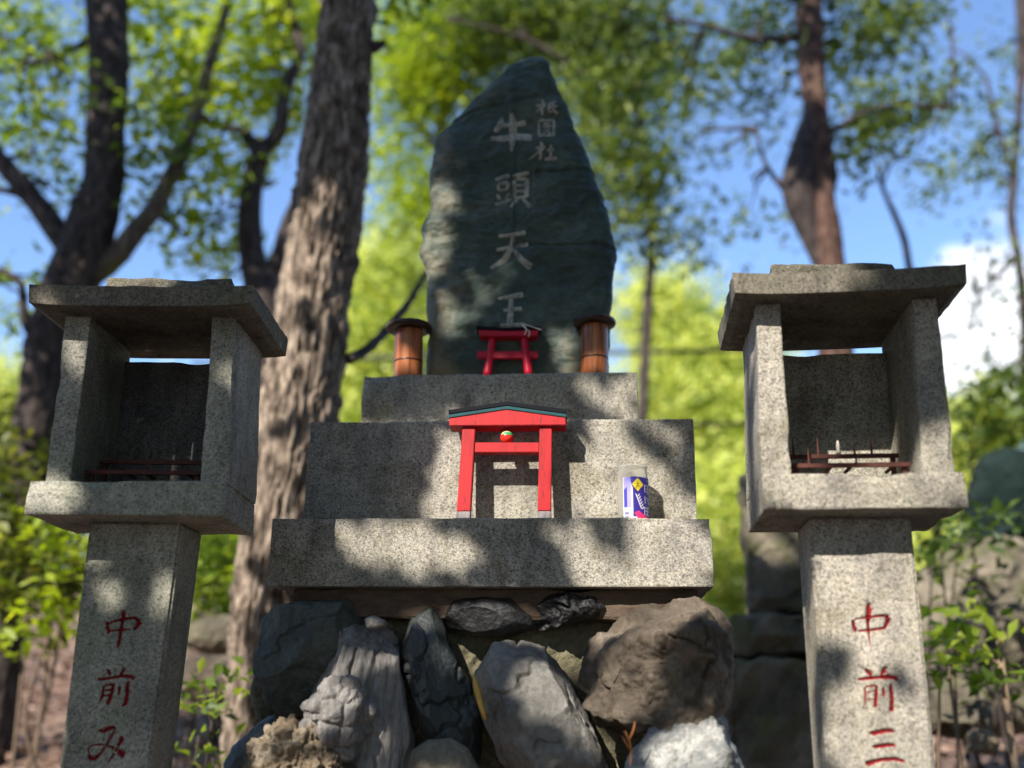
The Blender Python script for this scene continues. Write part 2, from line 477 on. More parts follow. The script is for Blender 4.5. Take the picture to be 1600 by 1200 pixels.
def wood(name):
    m, nt, out = new_mat(name)
    tc = N(nt, 'ShaderNodeTexCoord')
    mp = N(nt, 'ShaderNodeMapping'); mp.inputs['Scale'].default_value = (1, 1, 0.06)
    nt.links.new(tc.outputs['Object'], mp.inputs['Vector'])
    n1 = N(nt, 'ShaderNodeTexNoise', Scale=110.0, Detail=6.0, Roughness=0.6)
    nt.links.new(mp.outputs['Vector'], n1.inputs['Vector'])
    r = ramp(nt, n1.outputs['Fac'], [(0.32, (.10, .026, .008)), (0.5, (.30, .088, .026)), (0.7, (.46, .17, .055))])
    b = N(nt, 'ShaderNodeBsdfPrincipled', Roughness=0.3)
    nt.links.new(r.outputs['Color'], b.inputs['Base Color'])
    nt.links.new(b.outputs['BSDF'], out.inputs['Surface'])
    return m
M['wood'] = wood('lacquered_wood')
M['wood_dark'] = paint('dark_lacquered_wood', (.035, .017, .012), rough=0.35, var=0.4)

def glass(name):
    m, nt, out = new_mat(name)
    b = N(nt, 'ShaderNodeBsdfPrincipled', Roughness=0.18)
    b.inputs['Base Color'].default_value = (.74, .72, .66, 1)
    b.inputs['Transmission Weight'].default_value = 0.75
    b.inputs['IOR'].default_value = 1.3
    nt.links.new(b.outputs['BSDF'], out.inputs['Surface'])
    return m
M['glass'] = glass('cloudy_glass')

M['leaf_lime'] = leafmat('leaf_lime', (.09, .15, .014), (.28, .37, .022), (.50, .54, .04), trans=0.55)
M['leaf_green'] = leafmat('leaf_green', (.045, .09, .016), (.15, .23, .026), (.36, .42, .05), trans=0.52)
M['leaf_dark'] = leafmat('leaf_dark', (.026, .052, .016), (.085, .135, .026), (.28, .32, .04), trans=0.48)
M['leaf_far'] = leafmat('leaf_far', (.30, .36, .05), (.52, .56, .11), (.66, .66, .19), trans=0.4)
M['leaf_olive'] = leafmat('leaf_olive', (.035, .048, .012), (.10, .12, .024), (.24, .25, .04), trans=0.4)
M['leaf_litter'] = leafmat('leaf_litter', (.11, .06, .04), (.27, .17, .125), (.46, .34, .27), trans=0.1, tcol=(1, .9, .7))
M['bark_big'] = barkmat('bark_grey_brown', (.022, .016, .012), (.19, .148, .117), (.60, .49, .395))
M['bark_dark'] = barkmat('bark_dark', (.018, .014, .014), (.055, .043, .041), (.13, .105, .096))
M['bark_moss'] = barkmat('bark_mossy', (.035, .028, .022), (.10, .08, .065), (.21, .175, .14), moss=(.14, .16, .02), mossamt=0.5)
M['bark_red'] = barkmat('bark_reddish', (.022, .013, .011), (.08, .046, .036), (.20, .125, .098))
M['reed_dark'] = paint('dark_dry_stem', (.16, .115, .08), rough=0.8, var=0.4)
M['reed'] = paint('dry_stem', (.30, .22, .15), rough=0.8, var=0.3)

# ------------------------------------------------------------------ terrain
def sstep(a, b, x):
    t = np.clip((x - a) / (b - a), 0, 1)
    return t * t * (3 - 2 * t)

def H(x, y):
    left = sstep(0.6, -0.8, x)
    z = 0.25 + 0.62 * sstep(2.3, 5.0, y) + (0.55 * left + 0.16) * sstep(4.4, 8.5, y) + 1.6 * sstep(8, 20, y)
    z = z - 0.5 * sstep(0.5, -9, y)
    return z

gx = np.concatenate([np.linspace(-600, -14, 24), np.linspace(-12, 12, 150), np.linspace(14, 600, 24)])
gy = np.concatenate([np.linspace(-600, -12, 20), np.linspace(-10, 24, 200), np.linspace(27, 900, 28)])
GX, GY = np.meshgrid(gx, gy)
GZ = H(GX, GY)
for i in range(GX.shape[0]):
    for j in range(GX.shape[1]):
        x, y = GX[i, j], GY[i, j]
        if abs(x) < 14 and -11 < y < 26:
            GZ[i, j] += 0.05 * noise.noise((x * 1.3, y * 1.3, 0)) + 0.02 * noise.noise((x * 5, y * 5, 3))
nV = GX.size; nc = GX.shape[1]
idx = np.arange(nV).reshape(GX.shape)
Fq = np.stack([idx[:-1, :-1], idx[:-1, 1:], idx[1:, 1:], idx[1:, :-1]], -1).reshape(-1, 4)
m, nt, out = new_mat('forest_soil')
tc = N(nt, 'ShaderNodeTexCoord')
n1 = N(nt, 'ShaderNodeTexNoise', Scale=2.5, Detail=12.0, Roughness=0.7); nt.links.new(tc.outputs['Object'], n1.inputs['Vector'])
r1 = ramp(nt, n1.outputs['Fac'], [(0.3, (.05, .032, .022)), (0.5, (.17, .11, .08)), (0.7, (.32, .22, .17))])
b = N(nt, 'ShaderNodeBsdfPrincipled', Roughness=0.95); nt.links.new(r1.outputs['Color'], b.inputs['Base Color'])
n2 = N(nt, 'ShaderNodeTexNoise', Scale=30.0, Detail=8.0); nt.links.new(tc.outputs['Object'], n2.inputs['Vector'])
bp = N(nt, 'ShaderNodeBump', Strength=1.0, Distance=0.02); nt.links.new(n2.outputs['Fac'], bp.inputs['Height'])
nt.links.new(bp.outputs['Normal'], b.inputs['Normal']); nt.links.new(b.outputs['BSDF'], out.inputs['Surface'])
terrain = link('ground', mesh_np('ground', np.stack([GX, GY, GZ], -1).reshape(-1, 3), Fq), m, smooth=True)
tag(terrain, kind='structure')

# ------------------------------------------------------------------ leaves
def leaf_mesh(name, C, size, nrm=None, updir=None, tint=None, aspect=0.5, seed=0):
    rng = np.random.default_rng(seed)
    n = len(C)
    size = np.broadcast_to(np.asarray(size, float), (n,)) * rng.uniform(0.7, 1.3, n)
    if nrm is None:
        nrm = rng.normal(size=(n, 3)); nrm[:, 2] = np.abs(nrm[:, 2]) + 0.6
    nrm = nrm / np.linalg.norm(nrm, axis=1, keepdims=True)
    a = rng.normal(size=(n, 3))
    a -= (a * nrm).sum(1, keepdims=True) * nrm
    a /= np.linalg.norm(a, axis=1, keepdims=True)
    b_ = np.cross(nrm, a)
    L = size[:, None]; W = L * aspect
    v0 = C - a * L * .5
    v1 = C + b_ * W * .5 - a * L * .05 + nrm * L * .08
    v2 = C + a * L * .5 - nrm * L * .06
    v3 = C - b_ * W * .5 - a * L * .05 + nrm * L * .08
    V = np.stack([v0, v1, v2, v3], 1).reshape(-1, 3)
    i = np.arange(n) * 4
    F = np.concatenate([np.stack([i, i + 1, i + 2], 1), np.stack([i, i + 2, i + 3], 1)], 0)
    me = mesh_np(name, V, F)
    at = me.attributes.new('tint', 'FLOAT', 'POINT')
    if tint is None: tint = rng.beta(2, 2, n)
    at.data.foreach_set('value', np.repeat(tint, 4).astype(np.float32))
    return me

def sprays(cl, seed, leaves_per=16, spread=0.16, flat=0.45):
    """cl: list of (cx,cy,Y,rx_px,ry_px,rdepth,n_sprays); returns leaf centres, tint"""
    rng = np.random.default_rng(seed)
    Cs, T = [], []
    for cx, cy, Y, rx, ry, rd, n in cl:
        c = P(cx, cy, Y); k = pxm(Y)
        u = rng.normal(size=(n, 3)); u /= np.linalg.norm(u, axis=1, keepdims=True)
        u *= rng.uniform(0, 1, (n, 1)) ** 0.45
        s = c + u * np.array([rx * k, rd, ry * k])
        st = rng.beta(1.6, 1.6, n)
        for j in range(n):
            m_ = rng.poisson(leaves_per)
            tilt = rng.normal(size=3) * 0.35
            o = rng.normal(size=(m_, 3)) * np.array([spread, spread, spread * flat])
            o[:, 2] += o[:, 0] * tilt[0] + o[:, 1] * tilt[1]
            Cs.append(s[j] + o)
            T.append(np.clip(st[j] * .7 + rng.beta(2, 2, m_) * .4 - .05, 0, 1))
    return np.concatenate(Cs), np.concatenate(T)

def crown(name, cl, mat, seed, size, parent=None, sunny=False, **kw):
    C, T = sprays(cl, seed, **kw)
    C0 = np.array(parent.location) if parent is not None else np.zeros(3)
    nrm = np.array(TO_SUN) + np.random.default_rng(seed).normal(size=(len(C), 3)) * (sunny * 1.0 if sunny is not True else .55)
    me = leaf_mesh(name, C - C0, size, nrm if sunny else None, tint=T, seed=seed + 1)
    return link(name, me, mat, parent)

# ------------------------------------------------------------------ tubes / trunks
def tube_pts(pts, rad, nseg=24, step=0.03, bark=0.0, barkfreq=9.0, seed=0, lump=0.06, cap=True):
    pts = np.asarray(pts, float); rad = np.asarray(rad, float)
    seg = np.linalg.norm(np.diff(pts, axis=0), axis=1); s = np.concatenate([[0], np.cumsum(seg)])
    n = max(3, int(s[-1] / step)); t = np.linspace(0, s[-1], n)
    # smooth (catmull-like) via cubic interpolation of each axis
    def interp(col):
        m_ = np.gradient(col, s)
        i = np.clip(np.searchsorted(s, t) - 1, 0, len(s) - 2)
        h = s[i + 1] - s[i]; u = (t - s[i]) / h
        return ((2*u**3-3*u**2+1)*col[i] + (u**3-2*u**2+u)*h*m_[i] + (-2*u**3+3*u**2)*col[i+1] + (u**3-u**2)*h*m_[i+1])
    c = np.stack([interp(pts[:, k]) for k in range(3)], 1)
    r = np.interp(t, s, rad)
    tg = np.gradient(c, axis=0); tg /= np.linalg.norm(tg, axis=1, keepdims=True)
    V = []
    ref = np.array([0, 1.0, 0.05])
    for i in range(n):
        a = np.cross(tg[i], ref)
        if np.linalg.norm(a) < 0.1: a = np.cross(tg[i], (1, 0, 0))
        a /= np.linalg.norm(a); b_ = np.cross(tg[i], a)
        for j in range(nseg):
            th = 2 * math.pi * j / nseg
            d = math.cos(th) * a + math.sin(th) * b_
            rr = r[i] * (1 + lump * noise.noise((math.cos(th) * 1.2 + seed, math.sin(th) * 1.2, t[i] * 2.2 + seed)))
            if bark:
                q = (math.cos(th) * barkfreq * r[i] * 9 + seed, math.sin(th) * barkfreq * r[i] * 9, t[i] * 9.0 + 1.2 * noise.noise((math.cos(th) * 3, math.sin(th) * 3, t[i] * 5)))
                wv = noise.noise((q[0], q[1], q[2]))
                w2 = noise.noise((q[0] * 2.3, q[1] * 2.3, q[2] * 2.6 + 7))
                rr += bark * ((1 - abs(wv) * 2.4) * .5 * (-1) + .55 * w2)
            V.append(c[i] + d * rr)
    F = []
    for i in range(n - 1):
        for j in range(nseg):
            k = (j + 1) % nseg
            F.append((i * nseg + j, i * nseg + k, (i + 1) * nseg + k, (i + 1) * nseg + j))
    if cap:
        F.append(tuple(range(nseg - 1, -1, -1))); F.append(tuple((n - 1) * nseg + j for j in range(nseg)))
    return V, F

class Acc:
    def __init__(s): s.V = []; s.F = []
    def add(s, V, F):
        o = len(s.V); s.V += [tuple(v) for v in V]; s.F += [tuple(i + o for i in f) for f in F]
    def build(s, name, mat, parent=None, smooth=True, origin=None):
        o = np.array(parent.location) if (parent is not None and origin is None) else (np.zeros(3) if origin is None else np.array(origin))
        V = np.array(s.V) - o
        return link(name, mesh_np(name, V, s.F), mat, parent, smooth)

def pathpx(lst, Y):
    """[(px,py,halfwidth_px[,Y])] -> points, radii"""
    pts, rad = [], []
    for q in lst:
        y = q[3] if len(q) > 3 else Y
        pts.append(P(q[0], q[1], y)); rad.append(q[2] * pxm(y))
    return pts, rad

def ground_base(pts, rad, flare=1.25, dx=0.0):
    """extend a trunk path downward to the terrain"""
    p = np.array(pts[0]); g = H(p[0] + dx, p[1]) - 0.12
    q = np.array([p[0] + dx, p[1], g])
    return [q, (p + q) / 2 + np.array([0, 0, 0])] + list(pts), [rad[0] * flare, rad[0] * 1.08] + list(rad)

def tree(name, label, Y, trunk, branches, bark, clumps, leafm, seed, leafsize, group=None, dx=0.0,
         nseg=28, step=0.04, barkd=0.01, cat='tree', leafkw=None, twigs=10):
    pts, rad = pathpx(trunk, Y)
    pts, rad = ground_base(pts, rad, dx=dx)
    root = empty(name, tuple(pts[0] + np.array([0, 0, 0.1])))
    tag(root, label, cat, group)
    a = Acc(); a.add(*tube_pts(pts, rad, nseg, step, barkd, seed=seed))
    a.build('trunk', M[bark], root)
    bpts = [np.array(p) for p in pts]
    for k, br in enumerate(branches):
        bk = br[1] if isinstance(br, tuple) and isinstance(br[1], str) else bark
        lst = br[0] if bk is not bark or (isinstance(br, tuple) and isinstance(br[1], str)) else br
        bp_, br_ = pathpx(lst, Y)
        b_ = Acc(); b_.add(*tube_pts(bp_, br_, max(8, nseg // 2), step, barkd * .6, seed=seed + k + 1))
        b_.build('branch', M[bk], root)
        bpts += [np.array(p) for p in bp_]
    if clumps:
        rng = np.random.default_rng(seed)
        tw = Acc()
        for cl in clumps:
            c = P(cl[0], cl[1], cl[2])
            for q in range(max(1, twigs // 4)):
                e = c + rng.normal(size=3) * np.array([cl[3] * pxm(cl[2]) * .5, cl[5] * .5, cl[4] * pxm(cl[2]) * .5])
                s0 = min(bpts, key=lambda p: np.linalg.norm(p - e) + (0.6 if p[2] > e[2] + .3 else 0))
                if np.linalg.norm(s0 - e) < 4.5:
                    mid = (s0 + e) / 2 + rng.normal(size=3) * .08 + np.array([0, 0, .06])
                    tw = Acc(); tw.add(*tube_pts([s0, mid, e], [.014, .010, .004], 6, .12, 0, seed=q)); tw.build('twig', M['bark_dark'], root)
        crown('crown', clumps, M[leafm], seed, leafsize, root, **{**dict(sunny=.9), **(leafkw or {})})
    return root

# ------------------------------------------------------------------ local frames
class Frame:
    def __init__(s, x, y, yaw):
        s.o = np.array([x, y, 0.0]); s.yaw = yaw
        c, k = math.cos(yaw), math.sin(yaw)
        s.inv = np.array([[c, k, 0], [-k, c, 0], [0, 0, 1.0]])
    def at(s, px, py, ly):
        o = s.inv @ (CAM - s.o); d = s.inv @ ray(px, py)
        return o + d * ((ly - o[1]) / d[1])
    def world(s, p):
        return s.inv.T @ np.asarray(p, float) + s.o
    def root(s, name, z=0.0):
        return empty(name, (s.o[0], s.o[1], z), s.yaw)

def shift_z(bm, dz):
    for v in bm.verts: v.co.z += dz
    return bm

# ------------------------------------------------------------------ carved characters
# every stroke: centre-line points (x, y, half-width) in the pixels of one enlarged crop
def glyph(crop, strokes):
    x0, y0, k = crop
    return [[(x0 + x / k, y0 + y / k, w / k) for x, y, w in s] for s in strokes]

def resample(stroke, step):
    p = np.array(stroke, float)
    if len(p) == 1: return p
    seg = np.hypot(*np.diff(p[:, :2], axis=0).T); s = np.concatenate([[0], np.cumsum(seg)])
    n = max(3, int(s[-1] / step) + 1); t = np.linspace(0, s[-1], n)
    return np.stack([np.interp(t, s, p[:, i]) for i in range(3)], 1)

L_CROP = (120, 930, 4.44)
R_CROP = (1310, 920, 4.283)
S_CROP = (750, 140, 3.077)
CH_L = [glyph(L_CROP, g) for g in (
    [[(208, 182, 9), (214, 225, 13), (224, 266, 12)], [(214, 196, 5), (300, 170, 8), (400, 156, 9), (440, 180, 14)],
     [(440, 182, 16), (418, 215, 14), (395, 242, 8)], [(236, 248, 6), (310, 240, 6), (375, 236, 5)],
     [(312, 106, 9), (326, 122, 15), (318, 170, 10), (304, 250, 10), (292, 330, 10), (280, 372, 3)]],
    [[(208, 512, 5), (224, 535, 12), (234, 556, 8)], [(332, 500, 9), (310, 540, 9), (294, 566, 3)],
     [(143, 588, 10), (200, 580, 9), (300, 562, 9), (360, 560, 12), (402, 578, 13)],
     [(186, 628, 7), (178, 690, 9), (165, 730, 6), (148, 752, 2)], [(186, 630, 5), (250, 614, 7)],
     [(256, 612, 9), (244, 660, 11), (232, 710, 12), (212, 756, 10), (198, 750, 3)],
     [(190, 664, 5), (240, 652, 6)], [(180, 702, 5), (230, 692, 6)], [(297, 625, 7), (294, 660, 9), (290, 695, 6)],
     [(356, 594, 9), (350, 640, 14), (346, 700, 14), (334, 758, 13), (308, 772, 3)]],
    [[(148, 944, 7), (190, 938, 15), (240, 918, 15), (272, 934, 9)],
     [(266, 930, 10), (235, 985, 8), (205, 1040, 8), (160, 1100, 8), (120, 1140, 14), (88, 1128, 14), (84, 1100, 8)],
     [(84, 1104, 5), (80, 1062, 4), (105, 1040, 5), (180, 1036, 6), (235, 1052, 8), (280, 1076, 16), (335, 1108, 26)],
     [(306, 978, 11), (312, 998, 15), (290, 1035, 10), (255, 1105, 8), (214, 1166, 3)]])]
CH_R = [glyph(R_CROP, g) for g in (
    [[(96, 205, 8), (106, 245, 13), (120, 290, 11)], [(104, 206, 4), (200, 190, 6), (300, 180, 9), (348, 192, 11)],
     [(340, 190, 14), (325, 235, 13), (306, 272, 9)], [(130, 284, 6), (220, 276, 7), (312, 264, 8)],
     [(204, 92, 8), (210, 130, 20), (202, 175, 17), (199, 230, 10), (204, 290, 7), (209, 340, 5), (213, 390, 2)]],
    [[(172, 532, 4), (200, 555, 13), (228, 584, 11)], [(322, 520, 10), (310, 545, 16), (285, 582, 5)],
     [(128, 608, 7), (190, 602, 10), (280, 594, 9), (335, 590, 14), (405, 606, 11)],
     [(178, 658, 5), (182, 720, 6), (178, 765, 4), (170, 798, 2)], [(178, 656, 5), (256, 648, 6)],
     [(258, 648, 7), (256, 700, 10), (252, 760, 11), (252, 794, 9), (230, 780, 2)],
     [(186, 692, 4), (246, 686, 4)], [(188, 742, 4), (240, 738, 4)], [(300, 655, 6), (304, 690, 9), (308, 728, 6)],
     [(350, 632, 7), (358, 690, 13), (363, 760, 13), (360, 815, 13), (332, 796, 2)]],
    [[(204, 964, 6), (240, 968, 15), (320, 952, 14), (378, 952, 10)],
     [(222, 1054, 5), (260, 1058, 13), (330, 1048, 13), (384, 1046, 9)],
     [(178, 1162, 8), (205, 1170, 16), (290, 1146, 11), (380, 1140, 12), (448, 1158, 7)]])]
CH_S = [glyph(S_CROP, g) for g in (
    [[(108, 132, 4), (100, 168, 12), (72, 205, 8)], [(94, 176, 8), (150, 172, 8), (222, 160, 11)],
     [(52, 236, 8), (110, 236, 11), (180, 226, 11), (248, 232, 13)], [(150, 116, 7), (160, 160, 15), (158, 230, 14), (150, 300, 4)]],
    [[(74, 434, 6), (142, 412, 8)], [(86, 456, 6), (90, 488, 6)], [(86, 456, 6), (136, 446, 6)], [(138, 446, 7), (130, 482, 6)],
     [(90, 486, 6), (130, 482, 6)], [(82, 506, 6), (98, 530, 7)], [(140, 500, 6), (122, 532, 6)], [(72, 556, 7), (150, 530, 7)],
     [(158, 416, 6), (236, 402, 8)], [(196, 412, 6), (180, 434, 6)], [(166, 436, 7), (166, 524, 7)], [(166, 436, 6), (226, 428, 7)],
     [(226, 428, 8), (224, 520, 8)], [(168, 462, 5), (222, 456, 5)], [(168, 490, 5), (222, 486, 5)], [(168, 522, 6), (222, 516, 6)],
     [(178, 528, 7), (146, 566, 4)], [(206, 526, 6), (244, 566, 9)]],
    [[(88, 706, 6), (150, 700, 7), (220, 688, 8)], [(78, 772, 6), (150, 758, 7), (232, 744, 8)],
     [(160, 694, 8), (152, 760, 9), (118, 818, 11), (52, 860, 5)], [(160, 764, 6), (200, 820, 12), (248, 856, 14)]],
    [[(88, 1006, 5), (150, 996, 9), (208, 984, 10)], [(112, 1062, 6), (202, 1054, 8)], [(150, 992, 8), (148, 1060, 10), (142, 1128, 11)],
     [(98, 1136, 8), (208, 1130, 8)]],
    [[(296, 48, 4), (308, 64, 7)], [(272, 80, 5), (318, 70, 6)], [(312, 74, 5), (268, 112, 4)], [(298, 90, 5), (298, 124, 5)],
     [(366, 56, 5), (330, 72, 5)], [(332, 72, 5), (332, 112, 5)], [(332, 112, 4), (348, 104, 4)], [(332, 88, 4), (372, 80, 5)],
     [(348, 68, 4), (356, 104, 5), (374, 116, 6)]],
    [[(284, 150, 5), (284, 222, 5)], [(284, 150, 5), (356, 148, 5)], [(356, 148, 5), (354, 224, 6)], [(284, 222, 5), (354, 220, 5)],
     [(304, 165, 4), (336, 163, 4)], [(320, 156, 4), (320, 178, 4)], [(298, 178, 4), (342, 176, 4)], [(308, 187, 3), (332, 187, 3)],
     [(308, 187, 3), (308, 199, 3)], [(332, 187, 3), (332, 199, 3)], [(308, 199, 3), (332, 199, 3)], [(318, 201, 4), (300, 215, 3)], [(322, 202, 4), (342, 214, 4)]],
    [[(288, 252, 4), (302, 268, 7)], [(268, 284, 5), (314, 274, 6)], [(310, 278, 6), (236, 338, 3)], [(292, 298, 5), (290, 340, 5)],
     [(322, 292, 5), (358, 288, 5)], [(342, 266, 6), (340, 332, 6)], [(312, 336, 6), (370, 330, 7)]])]
CHAR_L = ["middle", "front", "mi"]

def groove(strokes, fr, ly, depth=0.0045, step=2.2):
    """V-grooves on the local plane y = ly: returns (paint surface V,F), (cutter bmesh)"""
    pv, pf = [], []
    cut = bmesh.new()
    for si, st in enumerate(strokes):
        p = resample(st, step); n = len(p)
        d = np.gradient(p[:, :2], axis=0); d /= np.maximum(np.linalg.norm(d, axis=1, keepdims=True), 1e-6)
        # ragged brush edges, pointed ends
        w = p[:, 2].copy()
        w *= 1 + 0.14 * np.array([noise.noise((q[0] * .25, q[1] * .25, si)) for q in p])
        w[0] *= .55; w[-1] *= .55
        w *= 1.75
        nrm = np.stack([-d[:, 1], d[:, 0]], 1)
        A = p[:, :2] + nrm * w[:, None]; B = p[:, :2] - nrm * w[:, None]; Cc = p[:, :2]
        la = np.array([fr.at(x, y, ly) for x, y in A]); lb = np.array([fr.at(x, y, ly) for x, y in B]); lc = np.array([fr.at(x, y, ly) for x, y in Cc])
        hw = np.linalg.norm(la - lb, axis=1) / 2
        dp = np.minimum(depth, hw * 1.0); dp[0] *= .5; dp[-1] *= .5
        lcd = lc.copy(); lcd[:, 1] += dp
        o = len(pv)
        for i in range(n):
            a_ = la[i].copy(); b_ = lb[i].copy(); c_ = lcd[i].copy()
            a_[1] += .0002; b_[1] += .0002; c_[1] -= .0003
            pv += [a_, c_, b_]
        for i in range(n - 1):
            j = o + 3 * i
            pf += [(j, j + 3, j + 4, j + 1), (j + 1, j + 4, j + 5, j + 2)]
        pf += [(o, o + 1, o + 2), (o + 3 * (n - 1), o + 3 * (n - 1) + 2, o + 3 * (n - 1) + 1)]
        rings = []
        for i in range(n):
            up = np.array([0, -0.003 - 0.0001 * si, 0])
            rings.append([cut.verts.new(tuple(q)) for q in (la[i] + up, la[i], lcd[i], lb[i], lb[i] + up)])
        for i in range(n - 1):
            for k in range(5):
                cut.faces.new((rings[i][k], rings[i][(k + 1) % 5], rings[i + 1][(k + 1) % 5], rings[i + 1][k]))
        cut.faces.new(list(reversed(rings[0]))); cut.faces.new(rings[-1])
    bmesh.ops.recalc_face_normals(cut, faces=cut.faces)
    return pv, pf, cut

def carve(obj, cutters):
    for c in cutters:
        me = bpy.data.meshes.new('cutter'); c.to_mesh(me); c.free()
        co = bpy.data.objects.new('cutter', me); COL.objects.link(co)
        co.matrix_world = obj_world(obj)
        md = obj.modifiers.new('b', 'BOOLEAN'); md.operation = 'DIFFERENCE'; md.object = co
        md.solver = 'EXACT'; md.use_self = True
        bpy.context.view_layer.update()
        ev = obj.evaluated_get(bpy.context.evaluated_depsgraph_get())
        new = bpy.data.meshes.new_from_object(ev)
        old = obj.data
        if len(new.polygons) > 10:
            obj.modifiers.remove(md); obj.data = new
            bpy.data.meshes.remove(old)
        else:
            obj.modifiers.remove(md)
        bpy.data.objects.remove(co); bpy.data.meshes.remove(me)

def obj_world(o):
    mw = o.matrix_basis.copy(); p = o.parent
    while p is not None:
        mw = Matrix.LocRotScale(p.location, p.rotation_euler, p.scale) @ mw; p = p.parent
    return mw

# ------------------------------------------------------------------ pedestal
FP = Frame(0, 1.95, -0.0772)
ped = FP.root('stone_pedestal')
tag(ped, 'three stepped grey granite blocks on a stained concrete footing under the carved slab', 'pedestal')
Z = lambda v: v + CAMZ
def tier(name, lx0, lx1, y0, y1, z0, z1, mat, seed, **kw):
    return from_bm(name, worn(boxc(lx0, lx1, y0, y1, z0, z1), seed=seed, **kw), mat, ped)
LY_S, LY_M, LY_U, LY_T = 0.0, 0.11, 0.20, 0.275
tier('bottom_slab', -.4663, .3795, LY_S, .74, Z(.2072), Z(.3379), M['granite_ped'], 1, bevel=.0035)
tier('middle_block', -.4365, .3662, LY_M, .66, Z(.3381), Z(.5621), M['granite_ped'], 2, bevel=.0035)
tier('upper_block', -.3503, .259, LY_U, .58, Z(.5623), Z(.6939), M['granite_ped'], 3, bevel=.0055, chips=.007)
from_bm('concrete_footing', worn(boxc(-.425, .355, .035, .70, Z(.150), Z(.2070)), bevel=.006, cell=.035, amp=.005, seed=4), M['footing'], ped)
ZS, ZM, ZU = Z(.3379) + .001, Z(.5621) + .001, Z(.6939) + .001

